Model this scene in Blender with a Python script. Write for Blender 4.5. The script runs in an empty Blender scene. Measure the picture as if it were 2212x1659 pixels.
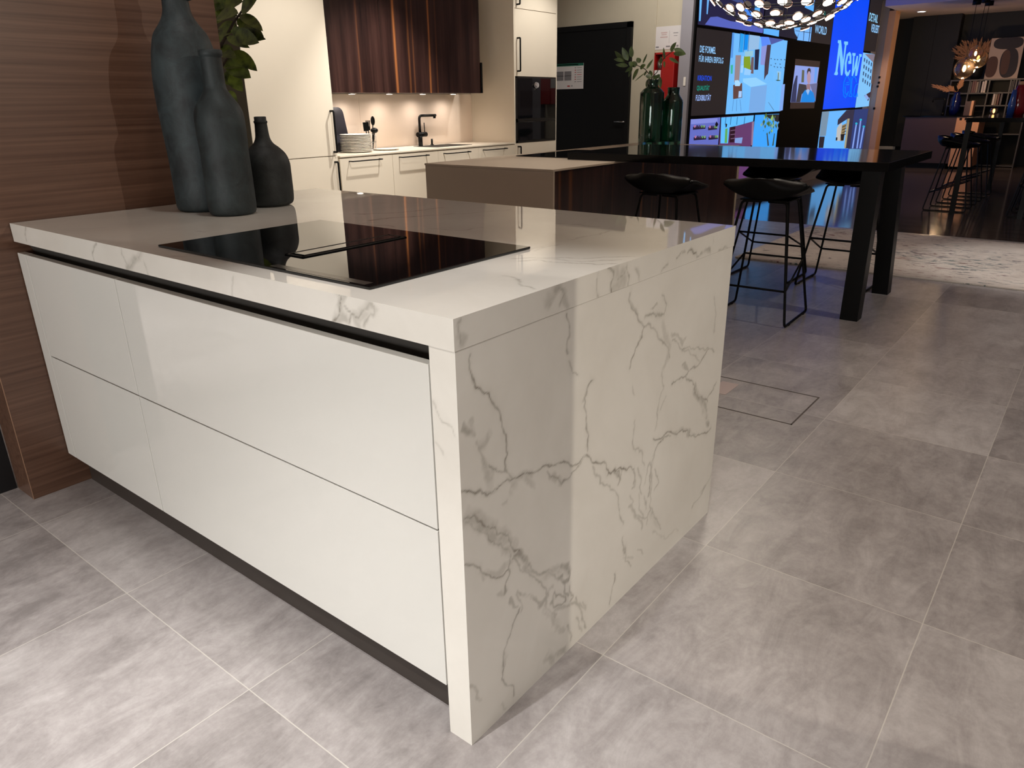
import bpy, bmesh, math, random
import numpy as np
from mathutils import Vector, Matrix
D = bpy.data; SC = bpy.context.scene; COL = SC.collection
PI = math.pi
# ------------------------------------------------------------------ camera
F_PX, W_PX, H_PX = 1576.35, 2212.0, 1659.0
CAM = Vector((0.7798, -0.8326, 1.2319))
RIGHT = Vector((0.7861779, 0.61785924, -0.01320107))
UP = Vector((-0.21152306, 0.28909463, 0.93363927))
FWD = Vector((-0.58067401, 0.73121423, -0.35797129))
cd = D.cameras.new('camera'); cam = D.objects.new('camera', cd); COL.objects.link(cam)
cd.sensor_fit = 'HORIZONTAL'; cd.sensor_width = 36.0; cd.lens = F_PX*36.0/W_PX; cd.clip_start = 0.02; cd.clip_end = 100
M = Matrix.Identity(4)
for i in range(3):
    M[i][0] = RIGHT[i]; M[i][1] = UP[i]; M[i][2] = -FWD[i]; M[i][3] = CAM[i]
cam.matrix_world = M
SC.camera = cam
# ------------------------------------------------------------------ world, exposure
SC.view_settings.view_transform = 'Standard'; SC.view_settings.look = 'None'
SC.view_settings.gamma = 1.0; SC.view_settings.use_curve_mapping = False
SC.view_settings.exposure = 0.0
wd = D.worlds.new('world'); SC.world = wd; wd.use_nodes = True
wd.node_tree.nodes['Background'].inputs[0].default_value = (1.0, 0.97, 0.94, 1)
wd.node_tree.nodes['Background'].inputs[1].default_value = 0.16
CEIL = 2.72     # far room
HALL = 3.30     # main hall
# ------------------------------------------------------------------ lights of the showroom
def aim(o, tgt):
    d = Vector(tgt)-o.location
    o.rotation_euler = d.to_track_quat('-Z', 'Y').to_euler()
def spot(name, loc, tgt, power, angle=70, blend=0.6, size=0.05, color=(1.0, 0.87, 0.72)):
    l = D.lights.new(name, 'SPOT'); l.energy = power; l.spot_size = math.radians(angle); l.spot_blend = blend
    l.shadow_soft_size = size; l.color = color
    o = D.objects.new(name, l); COL.objects.link(o); o.location = loc; aim(o, tgt); return o
def area(name, loc, tgt, power, sx, sy, color=(1.0, 0.9, 0.78)):
    l = D.lights.new(name, 'AREA'); l.shape = 'RECTANGLE'; l.size = sx; l.size_y = sy; l.energy = power; l.color = color
    o = D.objects.new(name, l); COL.objects.link(o); o.location = loc; aim(o, tgt); return o
WARM = (1.0, 0.97, 0.92); NEUT = (1.0, 0.985, 0.97)
SPOTS = [  # position, aim, watts, cone, colour
    ((-0.20, 0.22, 2.70), (-0.08, 0.02, 0.9), 72, 44, NEUT),  # right over the near corner of the island
    ((-1.5, -1.3, 2.70), (-1.3, -1.3, 0), 115, 64, NEUT),      # floor in front of the drawers
    ((-0.3, -1.5, 2.70), (-0.15, -1.2, 0), 290, 66, NEUT),
    ((0.7, -1.0, 2.70), (0.40, -0.5, 0), 105, 72, WARM),
    ((1.6, 1.0, 2.70), (1.2, 1.0, 0), 40, 80, WARM),
    ((4.4, 1.48, 2.70), (0.0, 0.9, 0.3), 232, 48, (1.0, 0.90, 0.76)),   # from the right, cut by the pillar beside the aisle
    ((1.2, 3.6, 2.70), (0.8, 3.6, 0), 42, 90, WARM),
    ((-2.6, 2.75, 2.70), (-4.15, 2.8, 1.1), 125, 60, WARM),    # wash on the tall cabinet
    ((-3.45, 3.9, 2.70), (-4.15, 3.8, 0.5), 215, 80, WARM),    # wash on the base cabinets
    ((-3.2, 5.8, 2.70), (-4.15, 5.85, 1.3), 66, 80, WARM),     # wash on the oven column
    ((-2.9, 6.1, 2.70), (-3.6, 7.3, 1.5), 62, 90, WARM),       # door wall
    ((-2.4, 14.2, 2.66), (-2.7, 15.0, 0.5), 38, 70, (1.0, 0.66, 0.42)),   # warm wash on the far pillar
    ((-1.2, 13.6, 2.66), (-1.2, 13.6, 0), 14, 110, (1.0, 0.7, 0.5)),
    ((0.9, 6.0, 2.70), (0.7, 6.0, 0), 120, 52, NEUT),          # over the rug
    ((-1.2, 0.5, 2.70), (-1.75, 0.2, 1.2), 18, 70, WARM),      # grazing the walnut wall
    ((-3.5, -1.4, 2.70), (-3.5, -1.4, 0), 620, 58, WARM),      # bright floor to the left, mirrored in the drawers
    ((-2.2, 3.2, 2.70), (-2.3, 3.2, 0.86), 66, 50, WARM),      # over the second island
]
area('drawer_fill_light', (0.8, -4.8, 0.72), (-0.6, 0, 0.72), 132, 3.0, 1.0, (1.0, 0.99, 0.965))  # low fill light added behind the camera to brighten the drawer fronts
for i, (a, b, w, c, col) in enumerate(SPOTS):
    spot('downlight_beam', a, b, w, c, 0.7, 0.008 if a[0] > 4 else 0.03, col)
# ------------------------------------------------------------------ projection helpers: the point on a plane that a photo position shows
def ray(u, v):
    return RIGHT*((u-W_PX/2)/F_PX) + UP*(-(v-H_PX/2)/F_PX) + FWD
def on(axis, val, u, v):
    d = ray(u, v); t = (val-CAM[axis])/d[axis]; return CAM+d*t
def at_x(x, u, v): return on(0, x, u, v)
def at_y(y, u, v): return on(1, y, u, v)
def at_z(z, u, v): return on(2, z, u, v)
# ------------------------------------------------------------------ materials
def srgb(r, g, b):
    f = lambda c: (c/255/12.92) if c/255 <= 0.04045 else ((c/255+0.055)/1.055)**2.4
    return (f(r), f(g), f(b), 1)
class NT:
    def __init__(s, name):
        s.m = D.materials.new(name); s.m.use_nodes = True; s.t = s.m.node_tree
        s.b = s.t.nodes['Principled BSDF']
    def n(s, typ, **kw):
        nd = s.t.nodes.new(typ)
        for k, v in kw.items(): setattr(nd, k, v)
        return nd
    def l(s, a, b): s.t.links.new(a, b)
    def math(s, op, a, b=None, c=None, clamp=False):
        nd = s.n('ShaderNodeMath', operation=op, use_clamp=clamp)
        for i, x in enumerate((a, b, c)):
            if x is None: continue
            if isinstance(x, (int, float)): nd.inputs[i].default_value = x
            else: s.l(x, nd.inputs[i])
        return nd.outputs[0]
    def mix(s, fac, a, b):
        nd = s.n('ShaderNodeMix', data_type='RGBA')
        if isinstance(fac, (int, float)): nd.inputs[0].default_value = fac
        else: s.l(fac, nd.inputs[0])
        for i, x in ((6, a), (7, b)):
            if isinstance(x, tuple): nd.inputs[i].default_value = x
            else: s.l(x, nd.inputs[i])
        return nd.outputs[2]
    def noise(s, vec, scale, detail=4, rough=0.55, dist=0.0):
        nd = s.n('ShaderNodeTexNoise'); nd.inputs['Scale'].default_value = scale
        nd.inputs['Detail'].default_value = detail; nd.inputs['Roughness'].default_value = rough; nd.inputs['Distortion'].default_value = dist
        if vec is not None: s.l(vec, nd.inputs['Vector'])
        return nd.outputs['Fac']
    def ramp(s, fac, stops):
        nd = s.n('ShaderNodeValToRGB'); cr = nd.color_ramp
        while len(cr.elements) < len(stops): cr.elements.new(0.5)
        for e, (p, c) in zip(cr.elements, stops): e.position = p; e.color = c
        s.l(fac, nd.inputs[0]); return nd.outputs[0]
    def pos(s): return s.n('ShaderNodeNewGeometry').outputs['Position']
    def obj(s): return s.n('ShaderNodeTexCoord').outputs['Object']
    def scaled(s, vec, sx, sy, sz, off=(0, 0, 0)):
        nd = s.n('ShaderNodeMapping'); nd.inputs['Scale'].default_value = (sx, sy, sz); nd.inputs['Location'].default_value = off
        s.l(vec, nd.inputs['Vector']); return nd.outputs[0]
    def set(s, color=None, rough=None, metal=None, ior=None, spec=None):
        if color is not None:
            if isinstance(color, tuple): s.b.inputs['Base Color'].default_value = color
            else: s.l(color, s.b.inputs['Base Color'])
        if rough is not None:
            if isinstance(rough, (int, float)): s.b.inputs['Roughness'].default_value = rough
            else: s.l(rough, s.b.inputs['Roughness'])
        if metal is not None: s.b.inputs['Metallic'].default_value = metal
        if ior is not None: s.b.inputs['IOR'].default_value = ior
        if spec is not None: s.b.inputs['Specular IOR Level'].default_value = spec
        return s
    def bump(s, h, strength=0.2, dist=0.01):
        nd = s.n('ShaderNodeBump'); nd.inputs['Strength'].default_value = strength; nd.inputs['Distance'].default_value = dist
        s.l(h, nd.inputs['Height']); s.l(nd.outputs[0], s.b.inputs['Normal'])
def plain(name, rgb, rough=0.5, metal=0.0, spec=0.5, var=0.04, nscale=8.0):
    """painted / moulded surface with a faint mottling"""
    t = NT(name); c = srgb(*rgb)
    f = t.noise(t.pos(), nscale, 3)
    lo = tuple(x*(1-var) for x in c[:3])+(1,); hi = tuple(min(1, x*(1+var)) for x in c[:3])+(1,)
    t.set(t.mix(f, lo, hi), rough, metal, spec=spec); return t.m
_em = {}
def em(rgb, s=1.0):
    k = (tuple(rgb), s)
    if k not in _em:
        t = NT('glow'); t.b.inputs['Base Color'].default_value = (0.01, 0.01, 0.01, 1)
        t.b.inputs['Roughness'].default_value = 0.6; t.b.inputs['Specular IOR Level'].default_value = 0.15
        t.b.inputs['Emission Color'].default_value = srgb(*rgb); t.b.inputs['Emission Strength'].default_value = s
        _em[k] = t.m
    return _em[k]
MT = {}
# -- floor tiles
TILE = 0.5787
def tile_floor():
    t = NT('stone_tiles'); p = t.pos()
    sx = t.n('ShaderNodeSeparateXYZ'); t.l(p, sx.inputs[0])
    gx = t.math('DIVIDE', t.math('SUBTRACT', sx.outputs[0], 0.075), TILE)
    gy = t.math('DIVIDE', t.math('SUBTRACT', sx.outputs[1], -0.191), TILE*1.0045)
    ix = t.math('FLOOR', gx); iy = t.math('FLOOR', gy)
    fx = t.math('FRACT', gx); fy = t.math('FRACT', gy)
    ex = t.math('MINIMUM', fx, t.math('SUBTRACT', 1.0, fx)); ey = t.math('MINIMUM', fy, t.math('SUBTRACT', 1.0, fy))
    e = t.math('MINIMUM', ex, ey)
    joint = t.math('LESS_THAN', e, 0.0022)
    cb = t.n('ShaderNodeCombineXYZ'); t.l(ix, cb.inputs[0]); t.l(iy, cb.inputs[1])
    wn = t.n('ShaderNodeTexWhiteNoise', noise_dimensions='3D'); t.l(cb.outputs[0], wn.inputs[0])
    rnd = wn.outputs['Value']
    ofs = t.n('ShaderNodeVectorMath', operation='SCALE'); t.l(wn.outputs['Color'], ofs.inputs[0]); ofs.inputs['Scale'].default_value = 40
    add = t.n('ShaderNodeVectorMath', operation='ADD'); t.l(p, add.inputs[0]); t.l(ofs.outputs[0], add.inputs[1])
    st = t.noise(t.scaled(add.outputs[0], 4.6, 1.7, 1), 2.4, 11, 0.74, 0.7)
    cl = t.noise(add.outputs[0], 5.5, 9, 0.72)
    fine = t.noise(add.outputs[0], 42, 6, 0.7)
    v = t.math('ADD', t.math('MULTIPLY', st, 0.62), t.math('MULTIPLY', cl, 0.38))
    v = t.math('ADD', v, t.math('MULTIPLY', t.math('SUBTRACT', rnd, 0.5), 0.17))
    v = t.math('ADD', v, t.math('MULTIPLY', t.math('SUBTRACT', fine, 0.5), 0.22))
    col = t.ramp(v, [(0.32, srgb(130, 124, 122)), (0.5, srgb(161, 155, 153)), (0.66, srgb(184, 179, 177))])
    hx = t.math('MULTIPLY', joint, 0.6)
    col = t.mix(hx, col, srgb(206, 202, 192))
    t.set(col, t.math('ADD', 0.30, t.math('MULTIPLY', cl, 0.14)), spec=0.5)
    return t.m
MT['tiles'] = tile_floor()
def wood(name, axis, c0, c1, c2, scale=1.0, rough=0.35, amber=None, stretch=14):
    """straight-grained veneer; axis = direction of the grain"""
    t = NT(name); p = t.pos()
    s = [stretch, stretch, stretch]; s[axis] = 0.9
    q = t.scaled(p, s[0]*scale, s[1]*scale, s[2]*scale)
    a = t.noise(q, 1.0, 6, 0.6, 0.25)
    s2 = [60, 60, 60]; s2[axis] = 2.0
    b = t.noise(t.scaled(p, *s2), 1.0, 3, 0.5)
    v = t.math('ADD', t.math('MULTIPLY', a, 0.75), t.math('MULTIPLY', b, 0.25))
    col = t.ramp(v, [(0.32, c0), (0.5, c1), (0.68, c2)])
    if amber:
        sp = t.n('ShaderNodeSeparateXYZ'); t.l(p, sp.inputs[0])
        wob = t.math('MULTIPLY_ADD', t.noise(t.scaled(p, 3, 3, 0.6), 1.0, 2), 0.03, -0.015)
        yy = t.math('ADD', sp.outputs[1], wob); mk = None
        for c, w, k in ((4.078, 0.013, 1.0), (4.503, 0.010, 1.0), (4.245, 0.010, 0.32), (4.30, 0.007, 0.25), (4.60, 0.008, 0.22), (3.66, 0.008, 0.2), (3.02, 0.012, 0.3), (3.14, 0.02, 0.25)):
            d = t.math('DIVIDE', t.math('SUBTRACT', yy, c), w)
            g = t.math('MULTIPLY', t.math('POWER', 2.718, t.math('MULTIPLY', t.math('MULTIPLY', d, d), -1.0)), k)
            mk = g if mk is None else t.math('MAXIMUM', mk, g)
        mk = t.math('MULTIPLY', mk, t.math('MULTIPLY_ADD', b, 0.9, 0.45), clamp=True)
        col = t.mix(mk, col, amber)
    t.set(col, rough); return t.m
MT['walnut'] = wood('walnut_veneer', 1, srgb(74, 50, 38), srgb(92, 66, 52), srgb(108, 80, 64), 1.0, 0.30, stretch=75)
MT['smoked'] = wood('smoked_eucalyptus_veneer', 2, srgb(24, 12, 11), srgb(48, 29, 25), srgb(70, 46, 40), 0.7, 0.28, srgb(160, 98, 54))
MT['parquet'] = wood('dark_parquet', 0, srgb(52, 43, 41), srgb(78, 67, 63), srgb(102, 90, 85), 0.8, 0.10)
# -- marble
def marble():
    t = NT('veined_white_marble'); p = t.pos()
    cl = t.noise(p, 2.3, 5, 0.6, 0.4)
    base = t.ramp(cl, [(0.3, srgb(211, 207, 198)), (0.7, srgb(224, 221, 213))])
    wv = t.n('ShaderNodeTexNoise'); wv.inputs['Scale'].default_value = 2.6; wv.inputs['Detail'].default_value = 6; t.l(p, wv.inputs['Vector'])
    sc = t.n('ShaderNodeVectorMath', operation='SCALE'); t.l(wv.outputs['Color'], sc.inputs[0]); sc.inputs['Scale'].default_value = 0.35
    ad = t.n('ShaderNodeVectorMath', operation='ADD'); t.l(t.scaled(p, 0.5, 1.5, 0.6, (0.4, 0.17, 0.3)), ad.inputs[0]); t.l(sc.outputs[0], ad.inputs[1])
    w = t.noise(ad.outputs[0], 1.5, 3, 0.5)
    ridge = t.math('SUBTRACT', 1.0, t.math('MULTIPLY', t.math('ABSOLUTE', t.math('SUBTRACT', w, 0.5)), 90.0), clamp=True)
    msk = t.math('MULTIPLY', t.math('SUBTRACT', t.noise(p, 1.7, 3, 0.5), 0.50), 6.0, clamp=True)
    pv = t.math('MULTIPLY', t.math('MULTIPLY', ridge, msk), 0.75)
    at = t.n('ShaderNodeAttribute', attribute_name='vein'); ap = t.n('ShaderNodeAttribute', attribute_name='traced')
    pv = t.math('MULTIPLY', pv, t.math('SUBTRACT', 1.0, ap.outputs['Fac'], clamp=True))
    v = t.math('MAXIMUM', pv, at.outputs['Fac'])
    col = t.mix(v, base, srgb(128, 122, 110))
    t.set(col, 0.025, spec=0.5); return t.m
MT['marble'] = marble()
MT['gloss'] = plain('white_gloss_lacquer', (209, 208, 202), 0.03, var=0.01)
MT['gloss_body'] = plain('white_cabinet_body', (190, 186, 178), 0.3)
MT['grip'] = plain('brushed_grip_rail', (98, 94, 90), 0.34, 0.5)  # grey set darker to stand for the shade inside the grip channel
MT['kick'] = plain('taupe_plinth', (54, 47, 42), 0.45)
MT['cream'] = plain('cream_matt_lacquer', (224, 212, 192), 0.42, var=0.015)
MT['cream_body'] = plain('cream_carcass', (215, 203, 184), 0.5)
MT['olive'] = plain('shade_toned_side_panel', (58, 50, 36), 0.5)  # shade on the cream cabinet's side, put into the colour
MT['taupe'] = plain('taupe_laminate', (176, 160, 142), 0.38, var=0.02)
MT['black_metal'] = plain('black_powder_coat', (8, 8, 8), 0.42, spec=0.18)
MT['black_matt'] = plain('black_matt_paint', (14, 14, 15), 0.55, spec=0.2)
MT['screen_frame'] = plain('dull_black_screen_frame', (4, 4, 5), 0.75, spec=0.1)
MT['black_top'] = plain('black_table_top', (9, 9, 11), 0.09, spec=0.22)
MT['glass_black'] = plain('black_hob_glass', (5, 5, 6), 0.015, spec=0.55, var=0.0)
MT['glass_edge'] = plain('black_glass_trim', (10, 10, 11), 0.2)
MT['oven_glass'] = plain('oven_glass', (12, 13, 15), 0.04, spec=0.6)
MT['oven_frame'] = plain('oven_steel_frame', (70, 68, 66), 0.3, 0.8)
MT['chrome'] = plain('chrome', (225, 225, 228), 0.06, 1.0)
MT['shell'] = plain('black_seat_shell', (7, 7, 7), 0.45, spec=0.2)
MT['wall'] = plain('beige_wall_paint', (182, 172, 152), 0.8)
MT['wall_grey'] = plain('grey_wall_paint', (140, 136, 142), 0.7)
MT['wall_dark'] = plain('near_black_wall', (17, 16, 17), 0.6)
MT['wall_navy'] = plain('black_side_panel', (10, 10, 14), 0.5)
MT['wall_white'] = plain('warm_white_wall', (226, 214, 196), 0.8)
MT['ceiling'] = plain('ceiling_paint', (214, 194, 184), 0.85)
MT['splash'] = plain('cream_splashback', (232, 214, 196), 0.35, var=0.01)
MT['white_trim'] = plain('white_trim', (226, 220, 210), 0.5)
MT['orange'] = plain('warm_oak_pillar', (205, 158, 124), 0.55)
MT['porcelain'] = plain('white_porcelain', (240, 236, 226), 0.12, var=0.01)
MT['steel'] = plain('brushed_steel', (170, 170, 170), 0.25, 1.0)
MT['paper'] = plain('printed_paper', (206, 200, 198), 0.6, var=0.02)
MT['ink_grey'] = plain('grey_print', (120, 116, 118), 0.7); MT['ink_red'] = plain('red_print', (170, 44, 44), 0.6)
MT['ink_green'] = plain('green_print', (18, 92, 72), 0.6); MT['ink_pale'] = plain('pale_print', (186, 160, 158), 0.7)
MT['red'] = plain('red_enamel', (150, 10, 10), 0.3)
MT['red_dark'] = plain('dark_red_glass', (120, 12, 24), 0.12)
MT['blue_glass'] = plain('deep_blue_glass', (6, 12, 62), 0.12)
MT['brown_red'] = plain('dark_aubergine_front', (58, 38, 40), 0.5)
MT['oak'] = plain('light_oak_box', (190, 140, 104), 0.55)
MT['pampas'] = plain('dried_pampas', (150, 108, 80), 0.9)
MT['shelf'] = plain('dark_grey_shelf', (74, 70, 72), 0.5)
MT['canvas'] = plain('pale_canvas', (176, 156, 144), 0.8); MT['art_brown'] = plain('brown_paint', (84, 60, 54), 0.8); MT['art_dark'] = plain('charcoal_paint', (48, 44, 50), 0.8)
MT['soil'] = plain('dark_soil', (38, 28, 20), 0.9); MT['pot'] = plain('grey_clay_pot', (92, 90, 88), 0.7)
MT['bark'] = plain('dark_bark', (46, 34, 22), 0.8)
def bottle_mat(name, a, b):
    t = NT(name); p = t.pos()
    f = t.noise(p, 15, 7, 0.66, 0.6); g = t.noise(t.scaled(p, 1, 1, 0.25), 22, 4, 0.6)
    v = t.math('ADD', t.math('MULTIPLY', f, 0.7), t.math('MULTIPLY', g, 0.3))
    col = t.ramp(v, [(0.38, a), (0.62, b)])
    sp = t.math('GREATER_THAN', t.noise(p, 190, 2, 0.5), 0.775)
    col = t.mix(t.math('MULTIPLY', sp, 0.55), col, srgb(120, 130, 128))
    t.set(col, 0.62); t.bump(f, 0.5, 0.004); return t.m
MT['bottle_a'] = bottle_mat('chalky_blue_green_glass', srgb(15, 24, 27), srgb(44, 56, 59))
MT['bottle_b'] = bottle_mat('chalky_dark_green_glass', srgb(13, 21, 23), srgb(37, 48, 50))
MT['bottle_c'] = bottle_mat('chalky_black_glass', srgb(7, 11, 12), srgb(36, 41, 41))
def glass(name, rgb, rough=0.02):
    t = NT(name); t.set(srgb(*rgb), rough, ior=1.45); t.b.inputs['Transmission Weight'].default_value = 1.0; return t.m
MT['green_glass'] = glass('dark_green_glass', (70, 128, 112))
MT['clear_glass'] = glass('clear_smoked_glass', (240, 216, 190)); MT['clear_glass'].node_tree.nodes['Principled BSDF'].inputs['Transmission Weight'].default_value = 0.975
def leaf_mat(name, a, b):
    t = NT(name); f = t.noise(t.pos(), 18, 3, 0.5)
    t.set(t.ramp(f, [(0.3, a), (0.7, b)]), 0.38); return t.m
MT['leaf'] = leaf_mat('broad_green_leaf', srgb(20, 34, 12), srgb(112, 128, 48))
MT['leaf_grey'] = leaf_mat('eucalyptus_leaf', srgb(40, 56, 36), srgb(84, 102, 58))
def rug_mat():
    t = NT('flecked_rug'); p = t.pos()
    q = t.scaled(p, 9, 34, 1)
    a = t.noise(q, 1.0, 5, 0.65, 0.8)
    zone = t.noise(t.scaled(p, 0.7, 0.8, 1, (0.9, 0.4, 0)), 1.1, 2, 0.5)
    col = t.ramp(t.noise(p, 5, 4), [(0.3, srgb(196, 184, 174)), (0.7, srgb(214, 204, 194))])
    dens = t.math('MULTIPLY_ADD', zone, -0.32, 0.725)
    mk = t.math('MULTIPLY', t.math('SUBTRACT', a, dens), 14, clamp=True)
    hue = t.noise(p, 1.6, 2, 0.5)
    fl = t.ramp(hue, [(0.36, srgb(120, 66, 62)), (0.48, srgb(66, 66, 78)), (0.60, srgb(70, 96, 98)), (0.7, srgb(150, 108, 92))])
    t.set(t.mix(mk, col, fl), 0.95); t.bump(t.noise(p, 240, 2), 0.4, 0.004); return t.m
MT['rug'] = rug_mat()
# ------------------------------------------------------------------ mesh building
class MB:
    def __init__(s): s.bm = bmesh.new(); s.mi = 0
    def _tag(s, faces):
        for f in faces: f.material_index = s.mi
    def box(s, a, b, bev=0.0, seg=2):
        x0, y0, z0 = [min(p, q) for p, q in zip(a, b)]; x1, y1, z1 = [max(p, q) for p, q in zip(a, b)]
        vs = [s.bm.verts.new(c) for c in ((x0,y0,z0),(x1,y0,z0),(x1,y1,z0),(x0,y1,z0),(x0,y0,z1),(x1,y0,z1),(x1,y1,z1),(x0,y1,z1))]
        fs = [s.bm.faces.new([vs[i] for i in q]) for q in ((0,3,2,1),(4,5,6,7),(0,1,5,4),(1,2,6,5),(2,3,7,6),(3,0,4,7))]
        s._tag(fs)
        if bev > 0:
            es = list({e for f in fs for e in f.edges})
            r = bmesh.ops.bevel(s.bm, geom=es, offset=bev, segments=seg, affect='EDGES', profile=0.5)
            s._tag(r['faces'])
        return s
    def hexa(s, bot, top):
        """8 corners: four bottom, four top, both counter-clockwise from above"""
        vs = [s.bm.verts.new(c) for c in list(bot)+list(top)]
        s._tag([s.bm.faces.new([vs[i] for i in q]) for q in ((0,3,2,1),(4,5,6,7),(0,1,5,4),(1,2,6,5),(2,3,7,6),(3,0,4,7))]); return s
    def poly(s, pts):
        f = s.bm.faces.new([s.bm.verts.new(p) for p in pts]); s._tag([f]); return s
    def prism(s, pts, off):
        off = Vector(off); a = [s.bm.verts.new(p) for p in pts]; b = [s.bm.verts.new(Vector(p)+off) for p in pts]; n = len(a)
        fs = [s.bm.faces.new(a), s.bm.faces.new(b[::-1])]+[s.bm.faces.new((a[i], b[i], b[(i+1) % n], a[(i+1) % n])) for i in range(n)]
        s._tag(fs); return s
    def lathe(s, prof, c=(0,0,0), n=32, cap0=True, cap1=True):
        rings = []
        for r, z in prof:
            rings.append([s.bm.verts.new((c[0]+r*math.cos(2*PI*i/n), c[1]+r*math.sin(2*PI*i/n), c[2]+z)) for i in range(n)])
        fs = []
        for a, b in zip(rings, rings[1:]):
            fs += [s.bm.faces.new((a[i], a[(i+1) % n], b[(i+1) % n], b[i])) for i in range(n)]
        for f in fs: f.smooth = True
        if cap0: fs.append(s.bm.faces.new(rings[0][::-1]))
        if cap1: fs.append(s.bm.faces.new(rings[-1]))
        s._tag(fs); return s
    def cyl(s, p0, p1, r, n=16, r1=None):
        return s.tube([p0, p1], r, n, r1)
    def tube(s, pts, r, n=8, r1=None, closed=False):
        pts = [Vector(p) for p in pts]; m = len(pts); rings = []; up = None
        for i, p in enumerate(pts):
            a = pts[(i-1) % m] if (closed or i > 0) else p; b = pts[(i+1) % m] if (closed or i < m-1) else p
            d = (b-a).normalized()
            if up is None:
                up = Vector((0,0,1)) if abs(d.z) < 0.9 else Vector((1,0,0))
            sd = d.cross(up)
            if sd.length < 1e-5: sd = d.cross(Vector((0.3,1,0.2)))
            sd.normalize(); up = sd.cross(d).normalized()
            rr = r if r1 is None else r+(r1-r)*i/(m-1)
            rings.append([s.bm.verts.new(p+sd*(rr*math.cos(2*PI*k/n))+up*(rr*math.sin(2*PI*k/n))) for k in range(n)])
        fs = []
        for i in range(m if closed else m-1):
            a, b = rings[i], rings[(i+1) % m]
            fs += [s.bm.faces.new((a[k], a[(k+1) % n], b[(k+1) % n], b[k])) for k in range(n)]
        for f in fs: f.smooth = True
        if not closed: fs += [s.bm.faces.new(rings[0][::-1]), s.bm.faces.new(rings[-1])]
        s._tag(fs); return s
    def sphere(s, c, r, n=16, sq=(1,1,1)):
        vs = bmesh.ops.create_uvsphere(s.bm, u_segments=n*2, v_segments=n, radius=r)['verts']
        for v in vs: v.co = Vector((v.co.x*sq[0], v.co.y*sq[1], v.co.z*sq[2]))+Vector(c)
        fs = list({f for v in vs for f in v.link_faces})
        for f in fs: f.smooth = True
        s._tag(fs); return s
    def disc(s, c, nrm, r, th, n=20):
        nrm = Vector(nrm).normalized(); c = Vector(c); return s.tube([c, c+nrm*th], r, n)
    def leaf(s, base, tip, width, normal, fold=0.25, droop=0.0, n=7):
        base = Vector(base); tip = Vector(tip); ax = tip-base; L = ax.length; ax.normalize()
        nr = Vector(normal); sd = ax.cross(nr)
        if sd.length < 1e-4: sd = ax.cross(Vector((0.3,0.2,1)))
        sd.normalize(); nr = sd.cross(ax).normalized()
        rows = []
        for i in range(n+1):
            u = i/n; w = width*0.5*(math.sin(PI*min(1, u**0.8))**0.75 if 0 < u < 1 else 0)
            c = base+ax*(L*u)+Vector((0,0,-droop*u*u))
            k = nr*(w*fold)
            rows.append([s.bm.verts.new(c-sd*w+k), s.bm.verts.new(c), s.bm.verts.new(c+sd*w+k)] if w > 0 else [s.bm.verts.new(c)])
        fs = []
        for a, b in zip(rows, rows[1:]):
            if len(a) == 1: fs += [s.bm.faces.new((a[0], b[1], b[0])), s.bm.faces.new((a[0], b[2], b[1]))]
            elif len(b) == 1: fs += [s.bm.faces.new((a[0], a[1], b[0])), s.bm.faces.new((a[1], a[2], b[0]))]
            else: fs += [s.bm.faces.new((a[0], a[1], b[1], b[0])), s.bm.faces.new((a[1], a[2], b[2], b[1]))]
        for f in fs: f.smooth = True
        s._tag(fs); return s
def wloc(o):
    v = Vector((0,0,0))
    while o is not None: v += o.location; o = o.parent
    return v
def obj(name, mb, mats, parent=None, recalc=True):
    if recalc: bmesh.ops.recalc_face_normals(mb.bm, faces=mb.bm.faces[:])
    me = D.meshes.new(name); 
    if parent is not None: bmesh.ops.translate(mb.bm, verts=mb.bm.verts[:], vec=-wloc(parent))
    mb.bm.to_mesh(me); mb.bm.free()
    for m in (mats if isinstance(mats, (list, tuple)) else [mats]): me.materials.append(m)
    o = D.objects.new(name, me); COL.objects.link(o)
    if parent is not None: o.parent = parent
    return o
def tag(o, label, cat, group=None, kind=None):
    o['label'] = label; o['category'] = cat
    if group: o['group'] = group
    if kind: o['kind'] = kind
    return o
def thing(name, label, cat, loc=(0,0,0), rz=0, group=None):
    o = D.objects.new(name, None); COL.objects.link(o); o.location = loc; o.rotation_euler = (0,0,rz); o.empty_display_size = 0.1
    return tag(o, label, cat, group)
def struct(name, mb, m, parent=None):
    o = obj(name, mb, m, parent)
    if parent is None: o['kind'] = 'structure'
    return o
def dup(root, loc, rz, label, group=None):
    r = root.copy(); COL.objects.link(r); r.location = loc; r.rotation_euler = (0,0,rz); r['label'] = label
    if group: r['group'] = group
    for ch in list(root.children):
        c = ch.copy(); COL.objects.link(c); c.parent = r
        for g in ch.children:
            d = g.copy(); COL.objects.link(d); d.parent = c
    return r
def round_path(pts, r, seg=5):
    """polyline with its corners rounded"""
    pts = [Vector(p) for p in pts]; out = [pts[0]]
    for a, b, c in zip(pts, pts[1:], pts[2:]):
        d0 = (a-b); d1 = (c-b); k = min(r, d0.length*0.45, d1.length*0.45)
        p0 = b+d0.normalized()*k; p1 = b+d1.normalized()*k
        for i in range(seg+1):
            t = i/seg; out.append(p0*(1-t)**2+b*2*t*(1-t)+p1*t*t)
    out.append(pts[-1]); return out
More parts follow.
